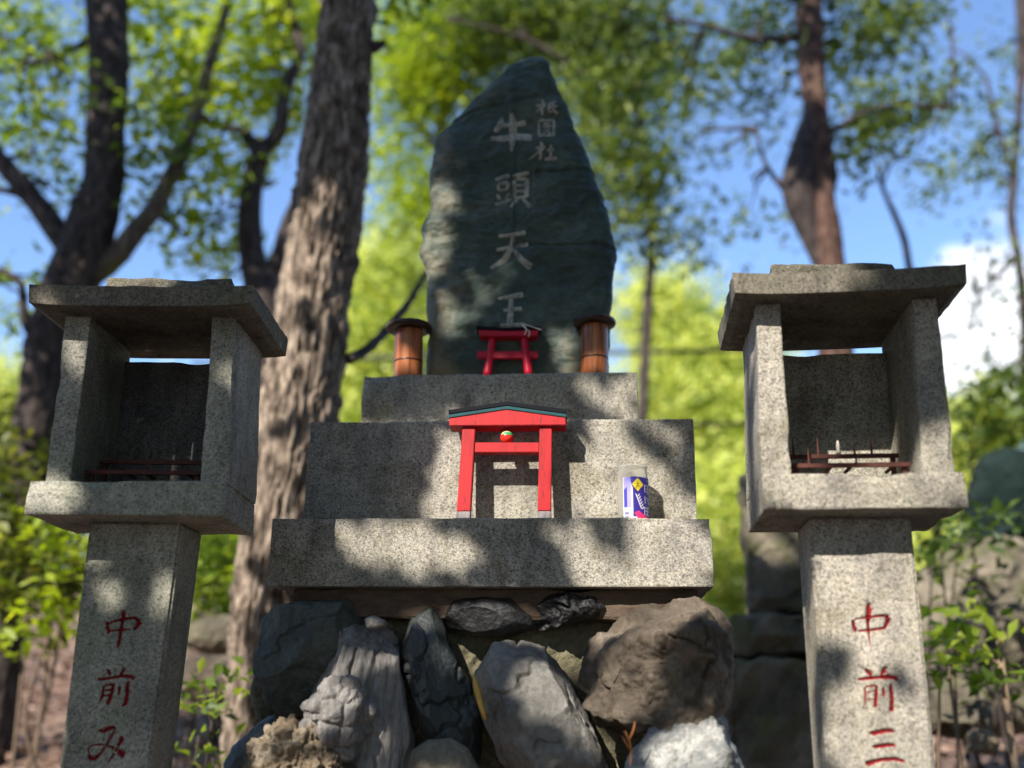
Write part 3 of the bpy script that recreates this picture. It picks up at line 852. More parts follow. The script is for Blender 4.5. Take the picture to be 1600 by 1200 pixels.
# ------------------------------------------------------------------ radial rock / slab builder
def radial(outline, rng_seed, nth=220, nfr=76, nbk=14, n=2.6, m_=2.0, bulge=.06, back=.12, facets=0,
           amp=.006, freq=14, ridged=0.0, ridgefreq=12, stretch=(1, 1, 1), lumps=0.0, lumpfreq=9, round_=True, strata=0.0, strataf=60, sdir=(1, 0, .2), bil=1.0, crack=0.0, crackf=9.0):
    """outline: (x,z) polygon on y=0; front towards -y"""
    o = np.array(outline, float)
    c = o.mean(0)
    # area centroid
    x, z = o[:, 0], o[:, 1]; x2, z2 = np.roll(x, -1), np.roll(z, -1)
    cr = x * z2 - x2 * z; A = cr.sum() / 2
    c = np.array([((x + x2) * cr).sum(), ((z + z2) * cr).sum()]) / (6 * A)
    th = np.linspace(0, 2 * math.pi, nth, endpoint=False)
    R = np.zeros(nth)
    for i, t in enumerate(th):
        d = np.array([math.cos(t), math.sin(t)]); best = 0
        for k in range(len(o)):
            a, b_ = o[k] - c, o[(k + 1) % len(o)] - c
            e = b_ - a; den = d[0] * e[1] - d[1] * e[0]
            if abs(den) < 1e-9: continue
            s = (a[0] * e[1] - a[1] * e[0]) / den; u = (a[0] * d[1] - a[1] * d[0]) / den
            if s > 0 and -1e-6 <= u <= 1 + 1e-6: best = max(best, s)
        R[i] = best
    if round_:
        R = (np.roll(R, 1) + 2 * R + np.roll(R, -1)) / 4
    V = [np.array([c[0], -bulge, c[1]])]
    fr_t = np.sin(np.linspace(0, math.pi / 2, nfr + 1)[1:])
    bk_t = np.sin(np.linspace(math.pi / 2, 0, nbk + 1)[1:-1])
    for t in fr_t:
        y = -bulge * max(0, 1 - t ** n) ** (1 / m_)
        for i in range(nth): V.append(np.array([c[0] + math.cos(th[i]) * R[i] * t, y, c[1] + math.sin(th[i]) * R[i] * t]))
    for t in bk_t:
        y = back * max(0, 1 - t ** n) ** (1 / m_)
        for i in range(nth): V.append(np.array([c[0] + math.cos(th[i]) * R[i] * t, y, c[1] + math.sin(th[i]) * R[i] * t]))
    V.append(np.array([c[0], back, c[1]]))
    V = np.array(V)
    F = []
    for i in range(nth): F.append((0, 1 + (i + 1) % nth, 1 + i))
    rows = nfr + nbk - 1
    for r in range(rows - 1):
        for i in range(nth):
            j = (i + 1) % nth; a = 1 + r * nth; b_ = 1 + (r + 1) * nth
            F.append((a + i, a + j, b_ + j, b_ + i))
    last = 1 + (rows - 1) * nth; e = len(V) - 1
    for i in range(nth): F.append((last + i, last + (i + 1) % nth, e))
    F = [tuple(reversed(f)) for f in F]
    rg = np.random.default_rng(rng_seed)
    cen = np.array([c[0], 0, c[1]])
    for k in range(facets):
        nn = rg.normal(size=3); nn[1] = -abs(nn[1]) - .35; nn /= np.linalg.norm(nn)
        dd = (V - cen) @ nn
        lim = np.max(dd) * rg.uniform(.66, .88)
        ex = np.maximum(0, dd - lim)
        V = V - ex[:, None] * nn[None] * .97
    me = bpy.data.meshes.new('t'); me.from_pydata([tuple(v) for v in V], [], F); me.update()
    nr = np.zeros(len(V) * 3, np.float32); me.vertex_normals.foreach_get('vector', nr); nr = nr.reshape(-1, 3)
    bpy.data.meshes.remove(me)
    sh = np.array([rng_seed * 2.7, rng_seed * 1.3, rng_seed * .77]); st = np.array(stretch)
    sd = np.array(sdir, float)
    for i in range(len(V)):
        q = (V[i] + sh) * st
        d = amp * (noise.noise(q * freq) + .5 * noise.noise(q * freq * 2.3) + .30 * noise.noise(q * freq * 5.1) + .18 * noise.noise(q * freq * 11))
        d -= bil * amp * (1.3 * abs(noise.noise(q * freq * 1.1 + 3.3)) + .8 * abs(noise.noise(q * freq * 2.9 + 8.1)) + .5 * abs(noise.noise(q * freq * 7.3 + 1.7)) - .5)
        if ridged:
            a = abs(noise.noise(q * ridgefreq + 5.0))
            d -= ridged * max(0, .22 - a) / .22
        if crack:
            qq = q * crackf * np.array([1, 1, .7]) + .40 * np.array(noise.noise_vector(q * 9)) + .14 * np.array(noise.noise_vector(q * 40))
            v_ = noise.voronoi(tuple(qq))[0]
            d -= crack * max(0, 1 - (v_[1] - v_[0]) / .07) * max(0, min(1, .6 + 1.6 * noise.noise(q * 8 + 2.0)))
        if lumps:
            v_ = noise.voronoi(tuple(q * lumpfreq))[0]
            d += lumps * (.55 - v_[0]) + lumps * .6 * min(.25, v_[1] - v_[0]) * 2
        if strata:
            s_ = float(np.dot(q, sd)) * strataf + 2.2 * noise.noise(q * 6)
            d += strata * (abs((s_ % 1.0) - .5) * 2 - .5) * (0.5 + noise.noise(q * 5))
        V[i] += nr[i] * d
    return V, F, c

# ------------------------------------------------------------------ carved slab (stele)
ST_OUT = [(664, 600), (662, 545), (668, 500), (666, 440), (654, 395), (655, 352), (667, 322), (668, 285), (674, 235), (678, 205),
          (707, 177), (742, 145), (769, 122), (790, 98), (806, 90), (826, 82), (846, 83), (858, 92), (864, 112), (876, 133), (890, 166),
          (904, 200), (917, 240), (928, 268), (944, 300), (955, 345), (961, 392), (960, 440), (955, 500), (951, 560), (950, 600)]
stele_o = [tuple(FP.at(x, y, LY_T)[[0, 2]]) for x, y in ST_OUT]
zmin = min(z for _, z in stele_o)
stele_o = [(x, max(z, ZU)) for x, z in stele_o]
V, F, _c = radial(stele_o, 3, round_=False, nth=300, nfr=100, nbk=12, n=14, m_=1.6, bulge=.035, back=.12, facets=0, amp=.0065, freq=7, ridged=.004, ridgefreq=4,
                  stretch=(1, 1, 1.7), strata=.0018, strataf=9, sdir=(.35, 0, 1))
V[:, 1] += LY_T + .02
V[:, 2] = np.maximum(V[:, 2], ZU)
CRK1, CRK2, CRK3 = [FP.at(860, y_, LY_T)[2] for y_ in (384, 268, 150)]
# broken shoulders at the top right and flaking near the left edge
for i in range(len(V)):
    x, y, z = V[i]
    V[i, 1] += .02 * max(0, noise.noise((x * 9, z * 9, 4)) - .25)
    for zz, x0, sl in ((CRK1, -.02, -.03), (CRK2, .03, .02), (CRK3, -.3, .25)):
        if x > x0 and V[i, 1] < LY_T + .05:
            dz = z - zz - sl * (x - .05) - .006 * noise.noise((x * 22, zz, 1))
            V[i, 1] += .007 * math.exp(-(dz / .0035) ** 2) + (.004 / (1 + math.exp(-dz / .004)) if zz == CRK1 else 0)
stele = FP.root('stone_stele', 0)
tag(stele, 'tall dark green upright stone slab with carved pale characters standing on the granite steps', 'stele')
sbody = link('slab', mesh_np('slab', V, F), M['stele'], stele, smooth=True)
bvh = BVHTree.FromPolygons([Vector(v) for v in V], F)
def on_stele(px, py, lift):
    o = FP.inv @ (CAM - FP.o); d = FP.inv @ ray(px, py)
    hit = bvh.ray_cast(Vector(o), Vector(d).normalized())
    if hit[0] is None: return FP.at(px, py, LY_T)
    return np.array(hit[0]) + np.array([0, -lift, 0])
for ci, strokes in enumerate(CH_S):
    pv, pf = [], []
    for st in strokes:
        p = resample(st, 1.6); n = len(p)
        d = np.gradient(p[:, :2], axis=0); d /= np.maximum(np.linalg.norm(d, axis=1, keepdims=True), 1e-6)
        w = p[:, 2] * 1.3; w[0] *= .6; w[-1] *= .6
        w = w * (1 + .25 * np.array([noise.noise((q[0] * .4, q[1] * .4, 7)) for q in p]))
        nm = np.stack([-d[:, 1], d[:, 0]], 1); o = len(pv)
        for i in range(n):
            a = p[i, :2] + nm[i] * w[i]; b_ = p[i, :2] - nm[i] * w[i]
            pv += [on_stele(a[0], a[1], .0006), on_stele(p[i, 0], p[i, 1], .0022), on_stele(b_[0], b_[1], .0006)]
        for i in range(n - 1):
            j = o + 3 * i
            pf += [(j, j + 3, j + 4, j + 1), (j + 1, j + 4, j + 5, j + 2)]
    link('carved_character', mesh_np('carved_character', np.array(pv), pf), M['carved_pale'], stele)
pv = []; pf = []
for i, y in enumerate(np.linspace(262, 362, 26)):
    a = on_stele(834.2 + noise.noise((y * .1, 0, 0)), y, .0006); pv += [a - np.array([.0007, 0, 0]), a + np.array([.0007, 0, 0])]
    if i: pf.append((2 * i - 2, 2 * i - 1, 2 * i + 1, 2 * i))
link('scratch', mesh_np('scratch', np.array(pv), pf), M['rock_grey'], stele)

# ------------------------------------------------------------------ stone lanterns
def lantern(fr, label, mats, q, px, chars, seed, capdrop):
    """q: W, D, z0, z1 (base slab), roof W, D, z; px: pixel layout of the fire box and post"""
    W, D, z0, z1, rW, rD, rz = q
    g, gr = mats
    yf, yb = -D / 2, D / 2
    post = px['post']
    root = fr.root('stone_lantern', 0)
    tag(root, label, 'lantern', 'stone lanterns either side of the slab')
    # post (a square shaft, carved on its front)
    ly = yf + px['post_in']
    a = fr.at(*post[0], ly); b_ = fr.at(*post[1], ly); c = fr.at(*post[2], ly); d = fr.at(*post[3], ly)   # top-left, top-right, low-right, low-left
    zt = Z(z0) - .0005; zb = .05
    def ext(p, r, z): return p[0] + (r[0] - p[0]) * (z - p[2]) / (r[2] - p[2])
    xl_t, xr_t, xl_b, xr_b = ext(a, d, zt), ext(b_, c, zt), ext(a, d, zb), ext(b_, c, zb)
    dp = px['post_d']
    bm = hexa([(xl_b, ly, zb), (xr_b, ly, zb), (xr_b, ly + dp, zb), (xl_b, ly + dp, zb),
               (xl_t, ly, zt), (xr_t, ly, zt), (xr_t, ly + dp, zt), (xl_t, ly + dp, zt)])
    bmesh.ops.bevel(bm, geom=list(bm.edges), offset=.0045, segments=2, affect='EDGES')
    po = from_bm('post', bm, g, root)
    cutters = []
    for strokes in chars:
        pv, pf, cut = groove(strokes, fr, ly)
        link('carved_character', mesh_np('carved_character', np.array(pv), pf), M['ink_red'], po)
        cutters.append(cut)
    carve(po, cutters)
    # base slab
    from_bm('base_slab', worn(boxc(-W / 2, W / 2, yf, yb, Z(z0), Z(z1)), seed=seed, bevel=.004, cell=.02), g, root)
    zf = Z(z1) - .003; zr = Z(rz) + .003
    # side panels
    for k in ('left', 'right'):
        (x0, x1, x2, x3) = px[k]          # top x0,x1  bottom x2,x3 in pixels at rows yt / ybm
        t0, t1 = fr.at(x0, px['yt'], yf + .012), fr.at(x1, px['yt'], yf + .012)
        u0, u1 = fr.at(x2, px['yb'], yf + .012), fr.at(x3, px['yb'], yf + .012)
        X = lambda lo, hi, z: lo[0] + (hi[0] - lo[0]) * (z - lo[2]) / (hi[2] - lo[2])
        f0b, f1b, f0t, f1t = X(u0, t0, zf), X(u1, t1, zf), X(u0, t0, zr), X(u1, t1, zr)
        y0 = yf + .012 + (0.0002 if k == 'right' else 0)
        from_bm('side_panel', worn(hexa([(f0b, y0, zf), (f1b, y0, zf), (f1b, yb - .002, zf), (f0b, yb - .002, zf),
                                         (f0t, y0, zr), (f1t, y0, zr), (f1t, yb - .002, zr), (f0t, yb - .002, zr)]),
                                   seed=seed + 2, bevel=.004, cell=.02, amp=.0015), g, root)
        if k == 'left': xin0 = max(f1b, f1t)
        else: xin1 = min(f0b, f0t)
    # back panel with the open slot above it
    zslot = fr.at(px['slot'][0], px['slot'][1], yb - .02)[2]
    zslot = min(zslot, zr - .009)
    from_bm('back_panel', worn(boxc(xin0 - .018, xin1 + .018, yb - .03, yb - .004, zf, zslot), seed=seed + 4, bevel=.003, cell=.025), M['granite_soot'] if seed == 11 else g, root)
    # roof: thick slab, top rising to a block, corners lifted
    n = 28; bm = bmesh.new(); top = []; bot = []
    th = px['roof_t']
    for j in range(n + 1):
        rt, rb = [], []
        for i in range(n + 1):
            u, v = i / n * 2 - 1, j / n * 2 - 1
            x, y = u * rW / 2, v * rD / 2 + px['roof_dy']
            e = max(abs(u), abs(v))
            lift = .004 * (abs(u) ** 3) * (0.4 + .6 * abs(v)) + px['tilt'] * u
            h = th + (1 - e) * .055 * (1 - .35 * (1 - e))
            w_ = .0022 * noise.noise((x * 40 + seed, y * 40, 0)) + .002 * noise.noise((x * 14 + seed, y * 14, 5))
            edge = 1 if e > .999 else 0
            inw = 1 - .012 * (edge * (noise.noise((x * 60, y * 60, seed)) + .4 * noise.noise((x * 22, y * 22, seed + 3))))
            rt.append(bm.verts.new((x * inw, px['roof_dy'] + (y - px['roof_dy']) * inw, Z(rz) + h + lift + w_)))
            rb.append(bm.verts.new((x * (inw * .5 + .5) * .985, px['roof_dy'] + (y - px['roof_dy']) * .985, Z(rz) + px['tilt'] * u + .0016 * noise.noise((x * 30, y * 30, seed + 8)) * (e < .99) + (.006 * abs(u) ** 4 * edge))))
        top.append(rt); bot.append(rb)
    for j in range(n):
        for i in range(n):
            bm.faces.new((top[j][i], top[j][i + 1], top[j + 1][i + 1], top[j + 1][i]))
            bm.faces.new((bot[j + 1][i], bot[j + 1][i + 1], bot[j][i + 1], bot[j][i]))
    for i in range(n):
        bm.faces.new((top[0][i + 1], top[0][i], bot[0][i], bot[0][i + 1])); bm.faces.new((top[n][i], top[n][i + 1], bot[n][i + 1], bot[n][i]))
        bm.faces.new((top[i][0], top[i + 1][0], bot[i + 1][0], bot[i][0])); bm.faces.new((top[i + 1][n], top[i][n], bot[i][n], bot[i + 1][n]))
    from_bm('roof', bm, gr, root)
    (cx0, cx1, cyt) = px['cap']
    yc = px['roof_dy'] - .03
    c0 = fr.at(cx0, cyt, yc); c1 = fr.at(cx1, cyt, yc)
    zc0 = Z(rz) + th + .006; zc1 = (c0[2] + c1[2]) / 2
    s = px['cap_slope']
    from_bm('roof_cap', worn(hexa([(c0[0] - s[0], yc, zc0), (c1[0] + s[1], yc, zc0), (c1[0] + s[1], yc + .09, zc0), (c0[0] - s[0], yc + .09, zc0),
                                   (c0[0], yc + .004, c0[2]), (c1[0], yc + .004, c1[2] - capdrop), (c1[0], yc + .08, c1[2] - capdrop), (c0[0], yc + .08, c0[2])]),
                             seed=seed + 6, bevel=.006, cell=.018, amp=.004, chips=.012), gr, root)
    return root, dict(yf=yf, yb=yb, zf=Z(z1) + .001, x0=xin0, x1=xin1)

SL = 1.06
FL = Frame(-.6179 * SL, 1.7241 * SL, -0.0066)
FR = Frame(.5733, 1.7177, -0.1112)
lanL, inL = lantern(FL, 'dim mossy stone lantern left of the slab with dark red characters on its post',
    (M['granite_left'], M['granite_roof']), tuple(v * SL for v in (.3172, .205, .2788, .3355, .3744, .278, .6215)),
    dict(post=((138, 830), (283, 830), (234, 1200), (92, 1200)), post_in=.072, post_d=.12, left=(101, 142, 70, 109), right=(331, 367, 312, 357),
         yt=500, yb=753, slot=(250, 568), roof_t=.036, roof_dy=-.004, tilt=.001, cap=(166, 362, 431), cap_slope=(.004, .0), ), CH_L, 11, 0.0)
lanR, inR = lantern(FR, 'sunlit pale stone lantern right of the slab with bright red characters on its post',
    (M['granite_right'], M['granite_roof']), (.3139, .235, .2974, .3557, .3784, .30, .6534),
    dict(post=((1264, 812), (1424, 812), (1462, 1200), (1292, 1200)), post_in=.072, post_d=.125, left=(1181, 1220, 1190, 1237), right=(1426, 1466, 1442, 1495),
         yt=481, yb=740, slot=(1300, 555), roof_t=.036, roof_dy=-.004, tilt=.0015, cap=(1203, 1396, 410), cap_slope=(.0, .03)), CH_R, 21, -.001)

def rack(fr, inn, label, ys, spikes, seed):
    root = fr.root('candle_rack', inn['zf'])
    tag(root, label, 'candle rack', 'iron candle racks inside the lanterns')
    x0, x1 = inn['x0'] + .006, inn['x1'] - .006
    for (ly, h) in ys:
        from_bm('rail', boxc(x0, x1, ly, ly + .007, h - .0035, h + .0035), M['iron'], root)
        for xx in (x0 + .004, x1 - .012):
            from_bm('rack_leg', boxc(xx, xx + .008, ly + .0072, ly + .014, .0005, h + .0030), M['iron'], root)
    for (x, k, h) in spikes:
        ly, hh = ys[k]
        bm = bmesh.new()
        bmesh.ops.create_cone(bm, cap_ends=True, segments=8, radius1=.0024, radius2=.0006, depth=h,
                              matrix=Matrix.Translation((x0 + (x1 - x0) * x, ly + .003, hh + h / 2 + .002)))
        from_bm('spike', bm, M['iron'], root)
    for k in (0.33, .5, .86):
        from_bm('rack_bar', boxc(x0 + (x1 - x0) * k, x0 + (x1 - x0) * k + .005, ys[0][0] + .0072, ys[1][0] - .0002, ys[0][1] - .002, ys[0][1] + .002), M['iron'], root)
    return root, x0, x1
RH = lambda fr, inn, px_, py_, ly: fr.at(px_, py_, ly)[2] - inn['zf']
rl, xl0, xl1 = rack(FL, inL, 'dark iron candle rack on the floor of the left stone lantern', ((-.055, RH(FL, inL, 250, 738, -.055)), (.0, RH(FL, inL, 250, 722, 0))),
                    ((.3, 1, .03), (.52, 0, .022), (.68, 1, .03), (.93, 1, .022), (.15, 1, .026), (.45, 1, .024)), 1)
rr, xr0, xr1 = rack(FR, inR, 'rusty brown iron candle rack on the floor of the right stone lantern', ((-.065, RH(FR, inR, 1340, 726, -.065)), (.0, RH(FR, inR, 1340, 712, 0))),
                    ((.08, 1, .034), (.15, 0, .03), (.30, 1, .032), (.77, 1, .034), (.55, 0, .02), (.62, 1, .02)), 2)
def candle(fr, x, y, z, h, r, label, name='candle_stub'):
    bm = bmesh.new()
    prof = [(r * .6, 0), (r * 1.25, h * .06), (r * .8, h * .25), (r * 1.0, h * .5), (r * .75, h * .8), (r * .35, h)]
    rings = [[bm.verts.new((x + rr_ * math.cos(a) * (1 + .15 * math.sin(3 * a)), y + rr_ * math.sin(a), z + zz)) for a in np.linspace(0, 2 * math.pi, 12, endpoint=False)] for rr_, zz in prof]
    for i in range(len(rings) - 1):
        for j in range(12): bm.faces.new((rings[i][j], rings[i][(j + 1) % 12], rings[i + 1][(j + 1) % 12], rings[i + 1][j]))
    bm.faces.new(list(reversed(rings[0]))); bm.faces.new(rings[-1])
    root = fr.root(name, 0)
    o = from_bm(name, bm, M['wax'], None, True)
    bpy.data.objects.remove(root)
    o.location = (fr.o[0], fr.o[1], 0); o.rotation_euler = (0, 0, fr.yaw)
    return tag(o, label, 'candle')
candle(FR, xr0 + (xr1 - xr0) * .48, .003, inR['zf'] + RH(FR, inR, 1340, 712, 0) + .004, .024, .0036, 'white burnt candle stub upright on the rusty rack in the right lantern')
candle(FL, xl0 + (xl1 - xl0) * .82, .003, inL['zf'] + RH(FL, inL, 250, 722, 0) + .004, .034, .0022, 'thin pale candle remnant on the dark rack in the left lantern')

# ------------------------------------------------------------------ votive gates
def prism_xz(poly, y0, y1):
    bm = bmesh.new()
    add_prism(bm, [(x, y0, z) for x, z in poly], [(x, y1, z) for x, z in poly])
    bmesh.ops.recalc_face_normals(bm, faces=bm.faces)
    return bm

def soften(bm, w=.0012):
    bmesh.ops.bevel(bm, geom=list(bm.edges), offset=w, segments=2, affect='EDGES')
    return bm

gate_ly = .043
gb = FP.at(788, 806, gate_ly)
groot_w = FP.world((gb[0], gate_ly, ZS))
gate = empty('votive_gate', tuple(groot_w), FP.yaw)
gate.rotation_euler = (math.radians(-5.5), 0, FP.yaw)
tag(gate, 'larger bright red wooden gate with teal roof edge and ball, leaning on the middle step', 'votive gate')
def G(px, py):
    p = FP.at(px, py, gate_ly); return (p[0] - gb[0], (p[2] - ZS) * 1.0)
def legs(name, tl, tr, br, bl, y0, y1, foot=None):
    a, b_, c, d = G(*tl), G(*tr), G(*br), G(*bl)
    c = (c[0], 0.0005); d = (d[0], 0.0005)
    if foot:
        f = foot; L = lambda p, q: (p[0] + (q[0] - p[0]) * (f - p[1]) / (q[1] - p[1]), f)
        c2, d2 = L(c, b_), L(d, a)
        leg = from_bm('leg', soften(prism_xz([d2, c2, b_, a], y0, y1)), M['red'], gate)
        from_bm('foot', soften(prism_xz([d, c, (c2[0], c2[1] - .0004), (d2[0], d2[1] - .0004)], y0 + .0008, y1 - .0008), .0006), M['boot_grey'], leg)
legs('leg', (722, 664), (742, 664), (735, 806), (714, 806), -.012, .012, .017)
legs('leg', (843, 664), (862, 664), (861, 806), (840, 806), -.012, .012, .017)
lin = [G(702, 666), G(884, 665), G(884, 653), (G(792, 640)), G(702, 654)]
from_bm('lintel', soften(prism_xz(lin, -.020, .020)), M['red'], gate)
def strip(lo, hi, y0, y1, mat, name):
    a = [G(701, 654 - lo), G(792, 640 - lo), G(885, 653 - lo)]; b_ = [G(885, 653 - hi), G(792, 640 - hi), G(701, 654 - hi)]
    from_bm(name, soften(prism_xz(a + b_, y0, y1), .0006), mat, gate)
strip(.3, 5.6, -.0212, .0212, M['teal'], 'roof_edge')
strip(5.9, 12.5, -.023, .023, M['black'], 'roof_ridge')
from_bm('tie_beam', soften(prism_xz([G(741, 706), G(842, 706), G(842, 690), (G(741, 690))], -.009, .009)), M['red'], gate)
bc = G(791, 680)
def ball(name, c, r, mat, parent, squash=1.0, th0=0, th1=math.pi, y=0.0, scale=1.0, p0=0, p1=2 * math.pi):
    V, F = [], []; n, k = 14, 24
    for i in range(n + 1):
        t = th0 + (th1 - th0) * i / n
        for j in range(k + 1):
            p = p0 + (p1 - p0) * j / k
            V.append((c[0] + r * scale * math.sin(t) * math.cos(p), y + r * scale * math.sin(t) * math.sin(p), c[1] + r * scale * math.cos(t) * squash))
    for i in range(n):
        for j in range(k): F.append((i * (k + 1) + j, (i + 1) * (k + 1) + j, (i + 1) * (k + 1) + j + 1, i * (k + 1) + j + 1))
    return link(name, mesh_np(name, V, F), mat, parent, True)
bl = ball('ball', bc, .0135, M['ball'], gate)
ball('gold_cap', bc, .0135, M['ball_gold'], bl, th1=1.25, scale=1.012)
ball('green_band', bc, .0135, M['ball_green'], bl, th0=.92, th1=1.45, scale=1.022, p0=4.3, p1=6.1)

# small gate against the slab
sg_ly = .236
sb = FP.at(793, 580, sg_ly)
sgate = empty('small_votive_gate', tuple(FP.world((sb[0], sg_ly, ZU))), FP.yaw)
sgate.rotation_euler = (math.radians(-4), 0, FP.yaw)
tag(sgate, 'small crimson wooden gate with round legs leaning against the foot of the carved slab', 'votive gate')
def S(px, py):
    p = FP.at(px, py, sg_ly); return (p[0] - sb[0], p[2] - ZU)
def round_leg(top, bot, r):
    a, b_ = S(*top), S(*bot)
    V, F = tube_pts([(b_[0], 0, .001), ((a[0] + b_[0]) / 2, 0, a[1] / 2), (a[0], 0, a[1])], [r * 1.05, r, r * .95], 20, .01, 0, lump=.02)
    link('leg', mesh_np('leg', V, F), M['red_dark'], sgate, True)
round_leg((769.5, 525), (761, 580), .0094)
round_leg((818.5, 525), (826.5, 580), .0094)
from_bm('lintel', soften(prism_xz([S(750, 527), S(838, 527), S(842, 517), S(795, 519), S(747, 517)], -.014, .014)), M['red_dark'], sgate)
from_bm('roof_ridge', soften(prism_xz([S(745, 516.6), S(795, 518.6), S(844, 516.6), S(845, 511), S(795, 514.5), S(744, 511)], -.0165, .0165), .0008), M['black'], sgate)
from_bm('tie_beam', soften(prism_xz([S(746, 560), S(841, 560), S(841, 549), S(746, 549)], -.006, .006)), M['red_dark'], sgate)
for off, pts_ in ((0, [(815, 509), (821, 516), (828, 522), (826, 530)]), (1, [(818, 509), (832, 514), (846, 519)]), (2, [(818, 510), (823, 519), (820, 527)])):
    pp = [np.array([S(*q)[0], -.0185 - .0007 * off, S(*q)[1]]) for q in pts_]
    V, F = tube_pts(pp, [.0013] * len(pp), 8, .004, 0)
    link('string', mesh_np('string', V, F), M['string'], sgate, True)

# ------------------------------------------------------------------ lidded wooden cups
def lathe(prof, seg=40):
    V, F = [], []
    for r, z in prof:
        for j in range(seg): V.append((r * math.cos(2 * math.pi * j / seg), r * math.sin(2 * math.pi * j / seg), z))
    for i in range(len(prof) - 1):
        for j in range(seg): F.append((i * seg + j, i * seg + (j + 1) % seg, (i + 1) * seg + (j + 1) % seg, (i + 1) * seg + j))
    F.append(tuple(range(seg - 1, -1, -1))); F.append(tuple((len(prof) - 1) * seg + j for j in range(seg)))
    return V, F
def cup(px, wid, pybot, pylid, lidw, label, tilt):
    ly = .245
    a = FP.at(px, pybot, ly); t = FP.at(px, pylid, ly)
    w = FP.world((a[0], ly, ZU))
    r = wid / 2 * (np.linalg.norm(FP.at(px + 1, pybot, ly) - a)); rl_ = lidw / 2 * (np.linalg.norm(FP.at(px + 1, pylid, ly) - t))
    h = t[2] - ZU
    root = empty('wooden_cup', tuple(w), FP.yaw)
    root.rotation_euler = (0, math.radians(tilt), FP.yaw)
    tag(root, label, 'wooden cup', 'wooden flower cups on the top step')
    V, F = lathe([(r * .97, .0005), (r, .003), (r * 1.0, h * .35), (r * 1.0, h * .7), (r * .99, h - .004), (r * .97, h - .0015)])
    link('cup_body', mesh_np('cup_body', V, F), M['wood'], root, True)
    V, F = lathe([(r * 1.001, h * .335), (r * 1.018, h * .34), (r * 1.018, h * .365), (r * 1.001, h * .37)])
    link('band', mesh_np('band', V, F), M['wood_dark'], root, True)
    V, F = lathe([(r * .9, h - .001), (rl_ * .96, h + .001), (rl_, h + .004), (rl_, h + .009), (rl_ * .95, h + .0125), (rl_ * .3, h + .014), (.001, h + .0142)])
    link('lid', mesh_np('lid', V, F), M['wood_dark'], root, True)
cup(638, 44, 581, 517, 72, 'left one of two brown wooden cups with wide dark lid, by the slab', -1.0)
cup(929, 43, 578, 509, 67, 'right one of two brown wooden cups with wide dark lid, by the slab', .6)

# ------------------------------------------------------------------ glass sake jar
ly = .058
a = FP.at(990, 806, ly); jt = FP.at(990, 729, ly)
jr = 24.3 * np.linalg.norm(FP.at(991, 780, ly) - FP.at(990, 780, ly)); jh = jt[2] - ZS
jar = empty('glass_jar', tuple(FP.world((a[0], ly, ZS))), FP.yaw)
tag(jar, 'cloudy glass drink jar with a purple and blue label on the middle step', 'glass jar')
V, F = lathe([(jr * .9, .0006), (jr * .99, .004), (jr, .010), (jr, jh * .72), (jr * .985, jh * .80), (jr * .94, jh * .88), (jr * .925, jh * .93), (jr * .965, jh * .95), (jr * .975, jh * .98), (jr * .94, jh),
              (jr * .86, jh * .995), (jr * .85, jh * .93), (jr * .90, jh * .8), (jr * .91, .012), (jr * .8, .009), (.0005, .009)], 56)
F = F[:-2] + [tuple(range(55, -1, -1))]
link('jar_glass', mesh_np('jar_glass', V, F), M['glass'], jar, True)
JS = (.0235)  # metres from axis used below via jr
def cyl_patch(name, poly, mat, parent, lift):
    """poly in label pixels (u: 930..., zoom crop /10) mapped on the jar"""
    pts = []
    n = len(poly)
    bm = bmesh.new()
    top = []
    for u, v in poly: top.append((u, v))
    # grid-sample the polygon into vertical strips
    us = sorted(set([p[0] for p in top]))
    lo, hi = min(us), max(us); k = max(2, int((hi - lo) / 14) + 1)
    grid = sorted(set(list(np.linspace(lo, hi, k)) + us))
    def span(u):
        ys = []
        for i in range(n):
            (u0, v0), (u1, v1) = top[i], top[(i + 1) % n]
            if u0 == u1:
                if abs(u - u0) < 1e-6: ys += [v0, v1]
            elif min(u0, u1) - 1e-6 <= u <= max(u0, u1) + 1e-6: ys.append(v0 + (v1 - v0) * (u - u0) / (u1 - u0))
        return min(ys), max(ys)
    def m3(u, v):
        s = max(-.985, min(.985, (u - 600) / 243.0)); th = math.asin(s)
        R = jr + lift
        return (R * math.sin(th), -R * math.cos(th), max(.001, jh * (1055 - v) / (1055 - 272)))
    rows = []
    for u in grid:
        y0, y1 = span(u); rows.append((bm.verts.new(m3(u, y0)), bm.verts.new(m3(u, y1))))
    for i in range(len(rows) - 1):
        try: bm.faces.new((rows[i][1], rows[i + 1][1], rows[i + 1][0], rows[i][0]))
        except ValueError: pass
    return from_bm(name, bm, mat, parent)
lab = cyl_patch('label', [(440, 460), (840, 460), (840, 1048), (440, 1048)], M['white'], jar, .0002)
cyl_patch('blue_panel', [(588, 462), (839, 466), (839, 1046), (588, 1010)], M['blue'], lab, .0005)
cyl_patch('blue_panel', [(556, 458), (640, 458), (640, 600), (574, 600), (566, 560), (556, 520)], M['ink_blue'], lab, .0005)
cyl_patch('lilac_panel', [(452, 470), (556, 466), (556, 890), (452, 890)], M['lilac'], lab, .0005)
cyl_patch('blue_bar', [(455, 640), (500, 600), (500, 880), (455, 880)], M['ink_blue'], lab, .0007)
cyl_patch('yellow_diamond', [(575, 570), (665, 475), (752, 570), (665, 668)], M['yellow'], lab, .0009)
cyl_patch('pink_patch', [(605, 965), (670, 935), (745, 985), (838, 1030), (838, 1046), (660, 1046)], M['pink'], lab, .0008)
